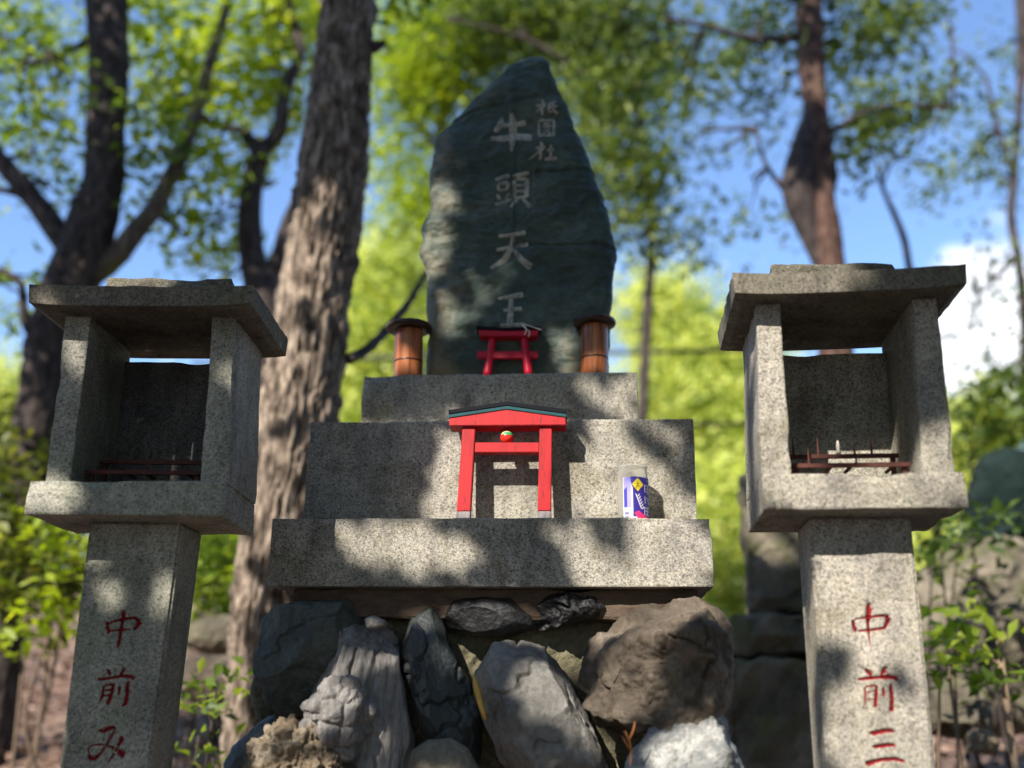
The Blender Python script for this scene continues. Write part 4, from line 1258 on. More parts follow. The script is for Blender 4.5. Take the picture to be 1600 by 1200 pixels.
for k in range(6):      # white wheat ear
    x, y = 650 + k * 13, 735 + k * 34
    cyl_patch('leaf_mark', [(x - 28, y - 40), (x - 8, y - 30), (x + 12, y + 12), (x - 14, y - 6)], M['white'], lab, .0008)
    cyl_patch('leaf_mark', [(x + 4, y + 6), (x + 16, y - 22), (x + 44, y - 40), (x + 30, y - 4)], M['white'], lab, .0009)
def mark(strokes, mat, lift, w=7):
    for (x0, y0, x1, y1) in strokes:
        d = math.hypot(x1 - x0, y1 - y0) or 1
        nx, ny = -(y1 - y0) / d * w / 2, (x1 - x0) / d * w / 2
        cyl_patch('letter_stroke', [(x0 + nx, y0 + ny), (x1 + nx, y1 + ny), (x1 - nx, y1 - ny), (x0 - nx, y0 - ny)], mat, lab, lift)
mark([(770, 570, 770, 670), (768, 575, 830, 580), (815, 560, 815, 690), (785, 620, 830, 625), (785, 660, 830, 666), (770, 730, 770, 830), (790, 745, 830, 770), (812, 770, 830, 830),
      (760, 880, 760, 985), (765, 885, 828, 890), (800, 880, 800, 990), (770, 930, 828, 935), (775, 980, 828, 990), (800, 495, 836, 510)], M['white'], .0008, 10)
mark([(640, 560, 690, 560), (665, 525, 665, 610), (640, 590, 692, 590), (630, 625, 650, 600), (690, 610, 705, 620)], M['ink_brown'], .0012, 9)
mark([(462, 960, 520, 960), (462, 975, 520, 975), (475, 950, 475, 985), (505, 950, 505, 985), (465, 1018, 520, 1018)], M['ink_blue'], .0006, 7)

# ------------------------------------------------------------------ boulders under the pedestal
def boulder(name, label, outline, Y, mat, seed, group='rocks stacked under the pedestal', cat='rock', yawed=True, **kw):
    if yawed:
        f = FP; o = [tuple(f.at(x, y, Y)[[0, 2]]) for x, y in outline]
    else:
        f = Frame(0, Y, 0); o = [tuple(f.at(x, y, 0)[[0, 2]]) for x, y in outline]
    if yawed and seed != 40:
        kw['amp'] = kw.get('amp', .006) * 1.5; kw['ridged'] = kw.get('ridged', 0) * 1.5
        oc = np.mean(o, 0); o = [tuple(oc + (np.array(q) - oc) * (1.10 if seed != 58 else 1.055)) for q in o]
    V, F, c = radial(o, seed, **kw)
    oz = float(V[:, 2].min()); off = np.array([c[0], 0, oz])
    V = V - off
    w = f.world((c[0], Y if yawed else 0, oz))
    ob = link(name, mesh_np(name, V, F), M[mat], None, True)
    ob.location = tuple(w); ob.rotation_euler = (0, 0, f.yaw)
    return tag(ob, label, cat, group)

core = boulder('mortar_bed', 'yellowish grey mortar bed showing between the stacked rocks', [(400, 1000), (450, 955), (1090, 948), (1120, 1010), (1130, 1330), (390, 1330)], .105, 'mortar', 40,
               group=None, cat='mortar', n=8, m_=2, bulge=.02, back=.5, amp=.012, freq=12, nth=200, nfr=60)
boulder('rock', 'dark greenish rock wedged under the left corner of the slab', [(408, 975), (425, 955), (470, 946), (540, 944), (566, 962), (560, 1010), (520, 1050), (490, 1120), (440, 1125), (418, 1105), (404, 1050)],
        .03, 'rock_dark', 51, crack=0.007, crackf=8, bulge=.075, back=.12, facets=11, amp=0.003, ridged=0.002, ridgefreq=9, n=2.2, strata=.003, strataf=26, sdir=(1, .3, .5), bil=0.5, round_=False)
boulder('rock', 'light grey splintered rock shaped like split wood, left of the blue-black stone', [(548, 970), (575, 958), (606, 964), (616, 1010), (624, 1080), (640, 1150), (645, 1250), (560, 1260), (500, 1190), (472, 1140), (452, 1095), (470, 1062), (520, 1012)],
        -.01, 'rock_layered', 52, crack=0.009, crackf=9, bulge=.085, back=.12, facets=10, amp=0.003, freq=16, n=2.0, strata=0.005, strataf=34, sdir=(1, .2, -.28), ridged=0.003, ridgefreq=10, stretch=(1.4, 1, .7), bil=0.5, round_=False)
boulder('rock', 'knobbly light grey rock bulging below the splintered rock', [(500, 1075), (535, 1060), (565, 1075), (574, 1110), (570, 1150), (548, 1190), (515, 1185), (482, 1140), (478, 1100)],
        -.075, 'rock_layered', 53, crack=0.006, crackf=16, bulge=.05, back=.08, amp=0.003, freq=20, n=2.0, ridged=0.004, ridgefreq=17, lumps=.018, lumpfreq=24, facets=4, bil=0.6)
boulder('rock', 'rough ochre rock at the lower left end of the stack', [(400, 1160), (420, 1138), (450, 1128), (488, 1142), (520, 1180), (545, 1240), (530, 1290), (400, 1290), (385, 1220)],
        -.10, 'rock_orange', 54, bulge=.05, back=.1, amp=.008, freq=26, n=2.2, ridged=.009, ridgefreq=24, lumps=.008, lumpfreq=34)
boulder('rock', 'smooth blue-grey rock left behind the rough ochre rock', [(356, 1190), (372, 1160), (400, 1130), (428, 1122), (436, 1145), (425, 1200), (410, 1280), (350, 1280)],
        -.03, 'rock_smooth', 55, bulge=.05, back=.1, amp=.003, n=2.0, facets=2)
boulder('rock', 'tall blue-black rock standing between splintered rock and grey rock', [(624, 985), (640, 958), (664, 952), (688, 968), (700, 1015), (728, 1065), (746, 1120), (744, 1180), (720, 1200), (684, 1165), (660, 1130), (648, 1080), (630, 1035)],
        .015, 'rock_blue', 56, crack=0.009, crackf=8, bulge=.08, back=.1, amp=0.0025, freq=12, n=2.0, facets=12, strata=0.001, strataf=22, sdir=(.6, .2, 1), bil=0.5, round_=False)
boulder('rock', 'broad pale grey rock in the middle of the stack', [(736, 1040), (760, 1018), (794, 1004), (840, 996), (868, 1024), (895, 1062), (906, 1100), (925, 1150), (955, 1230), (950, 1280), (800, 1280), (775, 1150), (748, 1090)],
        -.01, 'rock_grey', 57, crack=0.009, crackf=6, bulge=.085, back=.12, amp=0.0026, freq=11, n=2.2, facets=11, ridged=0.001, ridgefreq=8, strata=.0025, strataf=24, sdir=(.4, 0, 1), bil=0.5, round_=False)
boulder('rock', 'big rounded tan boulder under the right half of the slab', [(893, 1046), (905, 1010), (932, 984), (962, 962), (988, 938), (1020, 930), (1056, 932), (1086, 944), (1108, 958), (1130, 985), (1142, 1030), (1146, 1062), (1134, 1104),
         (1100, 1140), (1050, 1165), (990, 1180), (958, 1160), (930, 1118), (906, 1082)],
        -.03, 'rock_tan', 58, crack=0.013, crackf=5, bulge=.17, back=.14, amp=0.007, freq=13, n=2.2, ridged=0.007, ridgefreq=8, lumps=0.006, lumpfreq=8, facets=7, nth=200, nfr=64, bil=0.7)
boulder('rock', 'speckled whitish rock at the lower right in front of the tan boulder', [(968, 1230), (1000, 1165), (1040, 1120), (1066, 1096), (1092, 1092), (1122, 1110), (1146, 1150), (1172, 1210), (1180, 1280), (960, 1290)],
        -.13, 'rock_white', 59, crack=0.004, crackf=10, bulge=.08, back=.12, amp=0.004, freq=18, n=2.0, ridged=.004, ridgefreq=16, facets=7, bil=0.8, round_=False)
boulder('rock', 'smooth tan pebble low between the blue-black and grey rocks', [(640, 1205), (648, 1175), (672, 1160), (702, 1158), (728, 1172), (746, 1205), (740, 1250), (690, 1268), (648, 1250)],
        -.06, 'pebble', 60, bulge=.045, back=.05, amp=.0015, n=2.0)
boulder('rock', 'flat black stand-in for the dark hollow under the middle of the slab', [(688, 952), (700, 940), (760, 934), (815, 938), (834, 955), (832, 980), (790, 994), (740, 992), (700, 978)],
        .055, 'rock_hollow_black', 61, bulge=.05, back=.05, amp=0.0015, n=2.0, facets=5, bil=0.5)  # near-black shape put in for the darkness of the hollow
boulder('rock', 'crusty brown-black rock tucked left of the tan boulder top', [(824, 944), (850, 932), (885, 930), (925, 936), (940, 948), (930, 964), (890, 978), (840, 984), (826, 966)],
        .045, 'rock_hollow_black', 62, bulge=.05, back=.05, amp=0.004, n=2.0, ridged=0.005, ridgefreq=30, facets=4, bil=0.8)
boulder('rock', 'small pale chip of stone on top of the splintered rock', [(570, 968), (585, 962), (604, 970), (606, 980), (590, 984), (574, 980)], -.055, 'rock_layered', 63, bulge=.015, back=.03, amp=.002, nth=60, nfr=18)

# dry leaf and twigs caught between the rocks
def blade(name, label, cat, pts_, ly, mat, wid):
    V, F = [], []; n = len(pts_)
    for i, (x, y) in enumerate(pts_):
        p = FP.world(FP.at(x, y, ly)); w = wid * math.sin(math.pi * min(.97, max(.06, (i + .25) / n))) ** .7
        V += [p + np.array([-w, 0, w * .25]), p + np.array([0, -w * .7, 0]), p + np.array([w, 0, -w * .25]), p + np.array([0, w * .15, 0])]
    for i in range(n - 1):
        for k in range(4): F.append((4 * i + k, 4 * i + (k + 1) % 4, 4 * i + 4 + (k + 1) % 4, 4 * i + 4 + k))
    F.append((3, 2, 1, 0)); F.append(tuple(4 * (n - 1) + k for k in range(4)))
    return tag(link(name, mesh_np(name, V, F), M[mat], None, True), label, cat)
blade('dry_leaf', 'narrow yellow dry leaf stuck between the blue-black and grey rocks', 'leaf', [(741, 1056), (743, 1066), (746, 1080), (750, 1096), (755, 1112), (758, 1124)], -.075, 'dry_leaf', .0078)
tw = Acc()
for pl in ([(976, 1142), (983, 1156), (986, 1172), (985, 1196)], [(983, 1156), (990, 1140), (992, 1128)], [(984, 1170), (978, 1160), (972, 1150)]):
    tw.add(*tube_pts([FP.world(FP.at(x, y, -.20)) for x, y in pl], np.linspace(.0022, .001, len(pl)), 8, .006, 0))
tag(tw.build('dry_twig', M['twig']), 'thin orange-brown forked twig beside the speckled whitish rock', 'twig')

# ------------------------------------------------------------------ trees
# big leaning trunk behind the left lantern
Yb = 3.4
pts, rad = pathpx([(385, 1200, 28), (405, 1050, 38), (414, 950, 46), (436, 820, 54), (465, 650, 60), (492, 450, 58), (512, 330, 57), (520, 270, 55), (532, 150, 50), (543, 0, 46), (556, -180, 44), (575, -420, 40)], Yb)
rad[0] = 40 * pxm(Yb); rad[1] = 44 * pxm(Yb)
pts, rad = ground_base(pts, rad, 1.3)
bigtree = empty('tree', tuple(pts[0] + np.array([0, 0, .1])))
tag(bigtree, 'big leaning tree with a thick furrowed grey-brown trunk between left lantern and slab', 'tree')
a = Acc(); a.add(*tube_pts(pts, rad, 200, .012, .026, 7.0, seed=2, lump=.08)); a.build('trunk', M['bark_big'], bigtree)
for lst in ([(545, 562, 9, 3.4), (570, 548, 8, 3.5), (600, 520, 8, 3.7), (640, 470, 6, 3.9), (668, 420, 4, 4.1)], [(575, 75, 13, 3.4), (594, 70, 9, 3.42), (602, 66, 5, 3.42)]):
    p_, r_ = pathpx(lst, Yb); a = Acc(); a.add(*tube_pts(p_, r_, 16, .03, .004, seed=4)); a.build('branch', M['bark_dark'], bigtree)
crown('crown', [(640, -60, 3.8, 160, 60, .5, 26), (420, -90, 3.9, 120, 60, .4, 16), (560, -300, 3.6, 300, 120, .8, 60)], M['leaf_green'], 301, .075, bigtree, leaves_per=14, spread=.12)

tree('tree', 'slender crooked tree with bright lime leaves close behind the big leaning trunk', 5.2,
     [(400, 720, 26), (412, 560, 30), (415, 470, 32), (394, 400, 21), (390, 330, 19), (396, 280, 17), (408, 235, 17)],
     [[(408, 235, 16), (392, 222, 13), (376, 203, 8), (350, 200, 5), (330, 190, 3)], [(408, 235, 15), (424, 220, 13), (437, 200, 13), (441, 170, 12), (455, 115, 11), (468, 95, 10), (467, 62, 9), (452, 10, 7), (445, -60, 5)],
      [(418, 440, 14), (436, 400, 14), (446, 360, 12), (470, 300, 10), (500, 200, 7)]],
     'bark_dark', [(300, 90, 5.4, 100, 80, .5, 42), (420, 60, 5.4, 90, 80, .5, 56), (300, 190, 5.3, 70, 60, .4, 22), (430, 150, 5.5, 70, 60, .5, 34), (270, 10, 5.6, 90, 50, .5, 34), (330, 270, 5.3, 60, 50, .3, 16),
                     (350, 380, 5.6, 60, 50, .3, 14), (310, 400, 5.4, 25, 35, .2, 6), (460, 20, 5.8, 80, 60, .5, 40), (240, 130, 5.5, 50, 70, .3, 16)], 'leaf_lime', 31, .085, leafkw=dict(leaves_per=13, spread=.13))

tree('tree', 'dark forked tree rising behind the left lantern with two spreading limbs', 4.8,
     [(38, 760, 30), (58, 640, 30), (80, 530, 36), (108, 450, 42), (128, 400, 42), (145, 340, 40), (160, 290, 33), (166, 200, 31), (170, 100, 33), (166, 0, 36), (165, -120, 34)],
     [[(140, 440, 14), (118, 405, 21), (92, 366, 20), (60, 320, 18), (30, 285, 17), (0, 250, 15), (-50, 190, 12)], ([(112, 455, 10), (140, 435, 17), (178, 404, 18), (205, 370, 18), (238, 330, 15), (262, 285, 14), (280, 250, 13), (305, 180, 11), (330, 90, 9), (358, 0, 7), (380, -80, 5)], 'bark_moss'),
      [(60, 322, 8), (20, 300, 6), (-20, 296, 5)], [(150, 60, 6), (80, 90, 5), (30, 105, 4), (-30, 120, 3)], [(70, 560, 10), (40, 500, 8), (30, 440, 6), (0, 420, 5)]],
     'bark_dark', [(50, 60, 5.2, 90, 60, .4, 34), (20, 170, 5.1, 70, 60, .4, 18), (70, 240, 5.0, 60, 70, .3, 14), (20, 30, 5.5, 80, 40, .4, 20), (90, 300, 5.0, 40, 30, .2, 8), (230, 230, 4.9, 50, 60, .3, 10),
                     (285, 240, 4.8, 40, 30, .25, 13), (30, 470, 5.2, 40, 60, .3, 9), (100, 140, 5.0, 40, 60, .3, 12), (260, 330, 5.0, 40, 40, .3, 8)], 'leaf_green', 32, .075, nseg=60, barkd=.016, step=.025, leafkw=dict(leaves_per=13, spread=.14))

tree('tree', 'reddish barked tree with a dark burl rising above the right lantern roof', 5.6,
     [(1318, 760, 30), (1306, 560, 28), (1298, 420, 24), (1290, 350, 23), (1281, 300, 23), (1283, 255, 21), (1277, 190, 20), (1268, 100, 22), (1262, 0, 24), (1254, -120, 22)],
     [([(1282, 430, 6), (1264, 365, 17), (1250, 318, 25), (1247, 284, 28), (1255, 235, 23), (1268, 170, 12)], 'bark_dark'), ([(1298, 300, 6), (1298, 280, 13), (1296, 255, 12), (1290, 232, 6)], 'bark_dark'), ([(1236, 300, 9), (1215, 284, 5), (1200, 262, 4), (1180, 200, 3)], 'bark_dark'),
      ([(1280, 210, 7), (1310, 200, 6), (1340, 180, 5), (1400, 165, 4), (1490, 170, 3)], 'bark_dark'), ([(1262, 60, 8), (1180, 60, 6), (1100, 40, 5), (1040, 30, 4)], 'bark_dark')],
     'bark_red', [(1180, 40, 6.0, 80, 50, .5, 30), (1130, 100, 6.0, 60, 50, .4, 16), (1340, 60, 6.0, 90, 60, .5, 40), (1400, 30, 6.0, 70, 40, .5, 26), (1370, 180, 5.8, 70, 35, .4, 22), (1450, 170, 5.8, 50, 25, .4, 10),
                  (1350, 220, 5.7, 40, 30, .3, 9), (1200, 170, 6.2, 50, 40, .4, 7), (1180, 335, 6.2, 50, 22, .3, 5), (1060, 170, 6.2, 40, 40, .3, 6), (1110, 250, 6.4, 40, 30, .3, 3)], 'leaf_dark', 33, .072,
     nseg=40, barkd=.012, leafkw=dict(leaves_per=24, spread=.15))

tree('tree', 'slim grey pole-like tree with a dense dark crown behind the right edge of the slab', 7.0,
     [(1002, 700, 9), (1006, 600, 8), (1012, 480, 8), (1018, 380, 7), (1010, 260, 7), (990, 120, 6), (960, 0, 5)],
     [[(1012, 300, 6), (1040, 270, 6), (1020, 240, 5), (980, 200, 4)], [(1000, 180, 5), (920, 120, 4), (820, 60, 4), (700, 30, 3)], [(980, 90, 5), (1050, 40, 4)]],
     'bark_dark', [(960, 60, 7.2, 110, 70, .8, 100), (860, 40, 7.4, 110, 60, .8, 84), (760, 50, 7.6, 90, 60, .7, 60), (960, 170, 7.1, 75, 70, .6, 72), (980, 270, 7.0, 65, 60, .5, 46), (1010, 330, 6.9, 45, 45, .4, 14), (1030, 90, 7.2, 60, 60, .5, 32),
                   (1040, 375, 6.9, 40, 22, .3, 8), (960, 345, 7.2, 40, 40, .4, 14)], 'leaf_dark', 34, .078, leafkw=dict(leaves_per=26, spread=.18))
tree('tree', 'leafy yellow-green tree filling the gap between the big trunk and the slab top', 8.2,
     [(720, 760, 14), (716, 560, 12), (705, 380, 12), (690, 240, 10), (700, 100, 8), (720, -20, 6)],
     [[(690, 240, 6), (640, 180, 5), (610, 110, 4)], [(700, 160, 6), (780, 90, 5), (850, 50, 4)]],
     'bark_moss', [(650, 60, 8.2, 80, 70, .8, 76), (720, 30, 8.4, 90, 60, .8, 70), (640, 150, 8.1, 60, 60, .6, 50), (700, 130, 8.3, 70, 50, .6, 56), (620, 230, 8.2, 40, 40, .5, 14), (660, 330, 8.3, 60, 40, .5, 36), (820, 20, 8.6, 80, 50, .7, 50),
                   (890, 20, 8.6, 80, 60, .7, 40), (640, 300, 8.4, 50, 30, .4, 20), (900, 130, 8.8, 60, 60, .6, 30)], 'leaf_lime', 35, .085, leafkw=dict(leaves_per=26, spread=.20))
tree('tree', 'sparse thin-leaved tree at the right edge above the white clouds', 7.4,
     [(1604, 620, 9), (1600, 480, 8), (1590, 400, 7), (1580, 340, 7), (1584, 280, 6), (1592, 180, 6), (1598, 60, 10), (1594, -40, 11)],
     [[(1584, 280, 4), (1560, 200, 4), (1540, 120, 3)], [(1590, 400, 5), (1550, 440, 4), (1530, 460, 3)]],
     'bark_dark', [(1560, 200, 7.6, 60, 80, .5, 22), (1590, 110, 7.6, 50, 60, .4, 12), (1500, 90, 7.8, 60, 50, .4, 8), (1580, 270, 7.4, 40, 30, .3, 9), (1540, 250, 7.6, 60, 30, .3, 7), (1540, 430, 7.4, 40, 50, .4, 10), (1590, 590, 7.4, 50, 50, .4, 16), (1480, 300, 7.8, 50, 40, .4, 6), (1520, 500, 7.4, 40, 40, .3, 5)],
     'leaf_dark', 36, .075, leafkw=dict(leaves_per=12, spread=.16))
tree('sapling', 'thin bent sapling stem against the blue sky right of the burled tree', 6.4,
     [(1440, 620, 6), (1430, 500, 6), (1420, 415, 6), (1412, 370, 6), (1395, 330, 5), (1378, 290, 4), (1370, 255, 3)], [[(1378, 290, 3), (1400, 250, 2), (1440, 255, 2)]],
     'bark_red', [(1455, 268, 6.4, 30, 16, .2, 4), (1370, 240, 6.4, 30, 20, .2, 4)], 'leaf_lime', 37, .07, cat='sapling', leafkw=dict(leaves_per=10, spread=.1))

# ------------------------------------------------------------------ understory
def bush(name, label, clumps, mat, seed, size, cat='bush', group=None, stems=8, stemmat='bark_dark', kw=None, Y=None):
    c = np.array(P(clumps[0][0], clumps[0][1], clumps[0][2])); g = H(c[0], c[1])
    root = empty(name, (c[0], c[1], g)); tag(root, label, cat, group)
    crown('foliage', clumps, M[mat], seed, size, root, **(kw or {}))
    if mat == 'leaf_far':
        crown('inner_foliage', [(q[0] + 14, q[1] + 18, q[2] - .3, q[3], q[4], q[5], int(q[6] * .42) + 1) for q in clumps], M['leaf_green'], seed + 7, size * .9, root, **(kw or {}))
    rng = np.random.default_rng(seed); a = Acc()
    for k in range(stems):
        cl = clumps[k % len(clumps)]
        e = P(cl[0] + rng.normal() * cl[3] * .5, cl[1] - rng.uniform(0, .5) * cl[4], cl[2])
        s = np.array([e[0] + rng.normal() * .15, e[1] + rng.normal() * .15, 0]); s[2] = H(s[0], s[1]) - .05
        mid = (s + e) / 2 + rng.normal(size=3) * .06
        a = Acc(); a.add(*tube_pts([s, mid, e], [.009, .007, .003], 7, .08, 0, seed=k)); a.build('stem', M[stemmat], root)
    return root
bush('bush', 'tall olive green thicket at the left edge behind the left lantern post', [(30, 800, 4.6, 70, 90, .5, 60), (90, 760, 5.0, 50, 90, .4, 34), (60, 900, 4.3, 90, 50, .3, 40), (20, 690, 5.4, 50, 60, .5, 26), (100, 900, 4.2, 30, 80, .2, 16)], 'leaf_olive', 41, .075, stems=2, stemmat='reed_dark', kw=dict(leaves_per=14, spread=.11))
bush('bush', 'yellow-green leafy shrub low beside the left lantern post', [(85, 960, 3.9, 50, 40, .2, 12), (110, 850, 4.0, 25, 50, .2, 10), (20, 980, 4.0, 40, 40, .2, 6)], 'leaf_lime', 42, .06, stems=2, stemmat='reed_dark', kw=dict(leaves_per=10, spread=.08))
bush('bush', 'dark green shrub between the left lantern post and the big trunk', [(335, 900, 4.6, 40, 70, .3, 40), (350, 820, 5.0, 40, 50, .3, 24), (310, 860, 5.2, 40, 60, .3, 24)], 'leaf_green', 43, .065, kw=dict(leaves_per=14, spread=.09))
bush('bush', 'small sapling with pale green leaves at the foot of the big trunk', [(305, 1090, 2.9, 26, 16, .1, 4), (350, 1080, 2.9, 22, 16, .1, 3), (300, 1150, 2.9, 30, 20, .1, 2), (345, 1185, 2.8, 26, 14, .1, 2)], 'leaf_green', 44, .045, cat='sapling', stems=4, kw=dict(leaves_per=7, spread=.05))
bush('bush', 'leafy green sapling right of the right lantern post against dark stones', [(1500, 1010, 3.0, 45, 40, .12, 9), (1465, 990, 3.0, 25, 30, .1, 4), (1480, 1055, 2.9, 25, 20, .1, 3), (1540, 960, 3.1, 40, 25, .1, 4), (1575, 1070, 3.0, 30, 30, .1, 2)], 'leaf_green', 45, .06, cat='sapling', stems=3, stemmat='reed_dark', kw=dict(leaves_per=7, spread=.055))
bush('bush', 'green leafy branch tips beside the base slab of the right lantern', [(1465, 860, 3.6, 34, 26, .2, 9), (1520, 820, 3.7, 36, 26, .2, 7), (1460, 820, 3.6, 25, 24, .2, 5), (1550, 880, 3.7, 40, 30, .2, 3)], 'leaf_dark', 46, .06, stems=5, kw=dict(leaves_per=9, spread=.07))
bush('bush', 'bluish green shrub at the right edge behind the right lantern', [(1570, 640, 5.6, 50, 60, .4, 36), (1520, 690, 5.6, 40, 50, .4, 16), (1580, 720, 5.4, 30, 60, .3, 14)], 'leaf_dark', 47, .075, kw=dict(leaves_per=14, spread=.11))
# sunlit hillside shrubs further back
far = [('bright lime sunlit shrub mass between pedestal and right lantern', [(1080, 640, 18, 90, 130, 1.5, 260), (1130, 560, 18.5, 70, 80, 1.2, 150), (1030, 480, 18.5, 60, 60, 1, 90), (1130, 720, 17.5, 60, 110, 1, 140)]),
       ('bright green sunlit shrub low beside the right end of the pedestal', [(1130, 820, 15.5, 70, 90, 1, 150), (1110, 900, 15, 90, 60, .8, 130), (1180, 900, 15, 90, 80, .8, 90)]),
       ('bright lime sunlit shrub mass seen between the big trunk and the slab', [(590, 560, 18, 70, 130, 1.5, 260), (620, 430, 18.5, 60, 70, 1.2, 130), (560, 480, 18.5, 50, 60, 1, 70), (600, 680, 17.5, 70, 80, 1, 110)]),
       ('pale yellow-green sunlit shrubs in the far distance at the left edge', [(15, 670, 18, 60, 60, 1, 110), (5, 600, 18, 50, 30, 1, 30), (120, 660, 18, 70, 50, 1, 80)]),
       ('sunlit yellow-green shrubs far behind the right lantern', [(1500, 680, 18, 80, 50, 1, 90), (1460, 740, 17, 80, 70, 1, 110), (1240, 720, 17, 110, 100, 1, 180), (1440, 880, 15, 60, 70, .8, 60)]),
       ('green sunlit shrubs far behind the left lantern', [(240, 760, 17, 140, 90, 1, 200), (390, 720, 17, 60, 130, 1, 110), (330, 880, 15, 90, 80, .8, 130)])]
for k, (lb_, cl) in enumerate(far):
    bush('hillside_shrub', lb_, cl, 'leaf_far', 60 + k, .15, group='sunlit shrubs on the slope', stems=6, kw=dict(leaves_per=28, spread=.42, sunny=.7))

# dry stems at the left edge
for k, (x0, y0, x1, y1) in enumerate([(52, 1000, 46, 880), (78, 1010, 92, 860)]):
    a = Acc(); p0 = P(x0, y0, 4.0); p1 = P(x1, y1, 4.0); p0[2] = H(p0[0], p0[1]) - .05
    a.add(*tube_pts([p0, (p0 + p1) / 2 + np.array([.01, 0, 0]), p1], [.008, .007, .004], 8, .05, 0))
    o = a.build('dead_sapling', M['reed_dark'])
    tag(o, 'pale brown dry upright sapling among the olive thicket at the left edge', 'sapling', 'dry saplings in the thicket')
# bare sapling stem at right
a = Acc(); pp = [P(1585, 1200, 3.0), P(1572, 1090, 3.0), P(1565, 1040, 3.0), P(1562, 990, 3.0)]; pp[0][2] = H(pp[0][0], 3.0) - .05
a.add(*tube_pts(pp, [.010, .010, .011, .010], 10, .03, .001)); a.add(*tube_pts([P(1566, 1042, 3.0), P(1548, 1030, 3.0), P(1536, 1018, 3.0)], [.006, .005, .003], 8, .02, 0))
tag(a.build('bare_sapling', M['reed']), 'bare pale cut stem with a side twig at the lower right edge', 'sapling')

# ------------------------------------------------------------------ stones behind
def far_boulder(label, outline, Y, mat, seed, name='boulder', cat='boulder', group='boulders behind the lanterns', **kw):
    g = H(float(P(outline[0][0], outline[0][1], Y)[0]), Y) - .1
    return boulder(name, label, outline, Y, mat, seed, group, cat, yawed=False, **kw)
far_boulder('large dark grey-brown boulder behind the right lantern post', [(1430, 1150), (1436, 900), (1470, 850), (1530, 838), (1620, 850), (1660, 1000), (1640, 1150)], 4.2, 'far_rock', 71, bulge=.25, back=.4, amp=.03, freq=4, n=2.2, facets=4)
far_boulder('dark teal rounded stone standing at the right edge above the grey boulder', [(1512, 880), (1518, 780), (1534, 722), (1566, 700), (1610, 712), (1640, 780), (1640, 880)], 4.6, 'far_teal', 72, bulge=.2, back=.3, amp=.02, freq=4, n=2.4)
far_boulder('dark low boulder on the soil beside the right lantern post', [(1452, 1150), (1462, 1080), (1490, 1058), (1530, 1070), (1545, 1120), (1530, 1160)], 3.5, 'far_rock', 73, bulge=.12, back=.2, amp=.012, freq=8, n=2.2, facets=3)
far_boulder('small yellow-brown stone on the soil at the lower right', [(1512, 1178), (1514, 1150), (1528, 1138), (1548, 1140), (1560, 1160), (1556, 1182)], 3.3, 'rock_orange', 74, bulge=.05, back=.08, amp=.006, freq=14, n=2.0)
far_boulder('grey flat stone on the slope between the left lantern post and the trunk', [(285, 1010), (292, 980), (325, 968), (380, 962), (400, 990), (396, 1020), (340, 1024)], 4.3, 'far_rock', 75, bulge=.12, back=.25, amp=.012, freq=7, n=2.2)
far_boulder('pinkish tan sunlit stone below the grey flat stone', [(270, 1085), (276, 1040), (310, 1022), (360, 1026), (392, 1050), (390, 1095), (330, 1105)], 3.9, 'rock_tan', 76, bulge=.1, back=.2, amp=.012, freq=8, n=2.2)

# mossy brown stone marker on stacked blocks, behind between pedestal and right lantern
FM = Frame(.95, 3.3, -0.15)
mk = FM.root('stone_marker', 0); tag(mk, 'blurred mossy brown stone marker on stacked blocks behind, between pedestal and right lantern', 'stone marker')
def mblock(name, a, b_, ly, d, seed, **kw):
    p = FM.at(*a, ly); q = FM.at(*b_, ly)
    from_bm(name, worn(boxc(p[0], q[0], ly, ly + d, q[2], p[2]), seed=seed, bevel=.02, cell=.05, amp=.012, chips=.03), M['far_rock'], mk)
mblock('marker_slab', (1158, 735), (1290, 957), .08, .22, 81)
mblock('plinth', (1140, 958), (1300, 1028), .03, .34, 82)
mblock('plinth', (1128, 1029), (1310, 1260), .0, .42, 83)

# thin cables across the valley
for k, (y0, y1, lb_) in enumerate([(548, 540, 'upper of two thin dark cables crossing the lime shrubs right of the slab'), (664, 658, 'lower of two thin dark cables crossing the lime shrubs right of the slab')]):
    a = Acc(); a.add(*tube_pts([P(300, y0 + 20, 9.2), P(760, y0 + 6, 9.0), P(1100, y0, 8.8), P(1500, y1 - 14, 8.6)], [.02] * 4, 8, .3, 0))
    tag(a.build('cable', M['cable']), lb_, 'cable', 'thin cables behind the slab')

# ------------------------------------------------------------------ fallen leaves
rng = np.random.default_rng(5)
n = 16000
x = rng.uniform(-5, 4.5, n); y = 2.3 + rng.uniform(0, 1, n) ** 1.2 * 6.5
Cc = np.stack([x, y, H(x, y) + .03 + rng.uniform(0, .04, n)], 1)
nm = rng.normal(size=(n, 3)) * .5; nm[:, 2] = 1
lit = link('fallen_leaves', leaf_mesh('fallen_leaves', Cc, .075, nm, seed=6), M['leaf_litter'])
tag(lit, kind='stuff')

# ------------------------------------------------------------------ shade tree behind the camera
# its leaves hang up the sun's path, so that its dapples fall on the shrine
su = np.array(TO_SUN); s1 = np.cross(su, (0, 0, 1.0)); s1 /= np.linalg.norm(s1); s2 = np.cross(su, s1)
def ell(lst, x, y):
    v = 0
    for e in lst:
        cx, cy, rx, ry = e[:4]; ang = math.radians(e[4]) if len(e) > 4 else 0; w = e[5] if len(e) > 5 else 1
        dx, dy = x - cx, y - cy
        u = (dx * math.cos(ang) + dy * math.sin(ang)) / rx; q = (-dx * math.sin(ang) + dy * math.cos(ang)) / ry
        if u * u + q * q < 1: v = max(v, w)
    return v
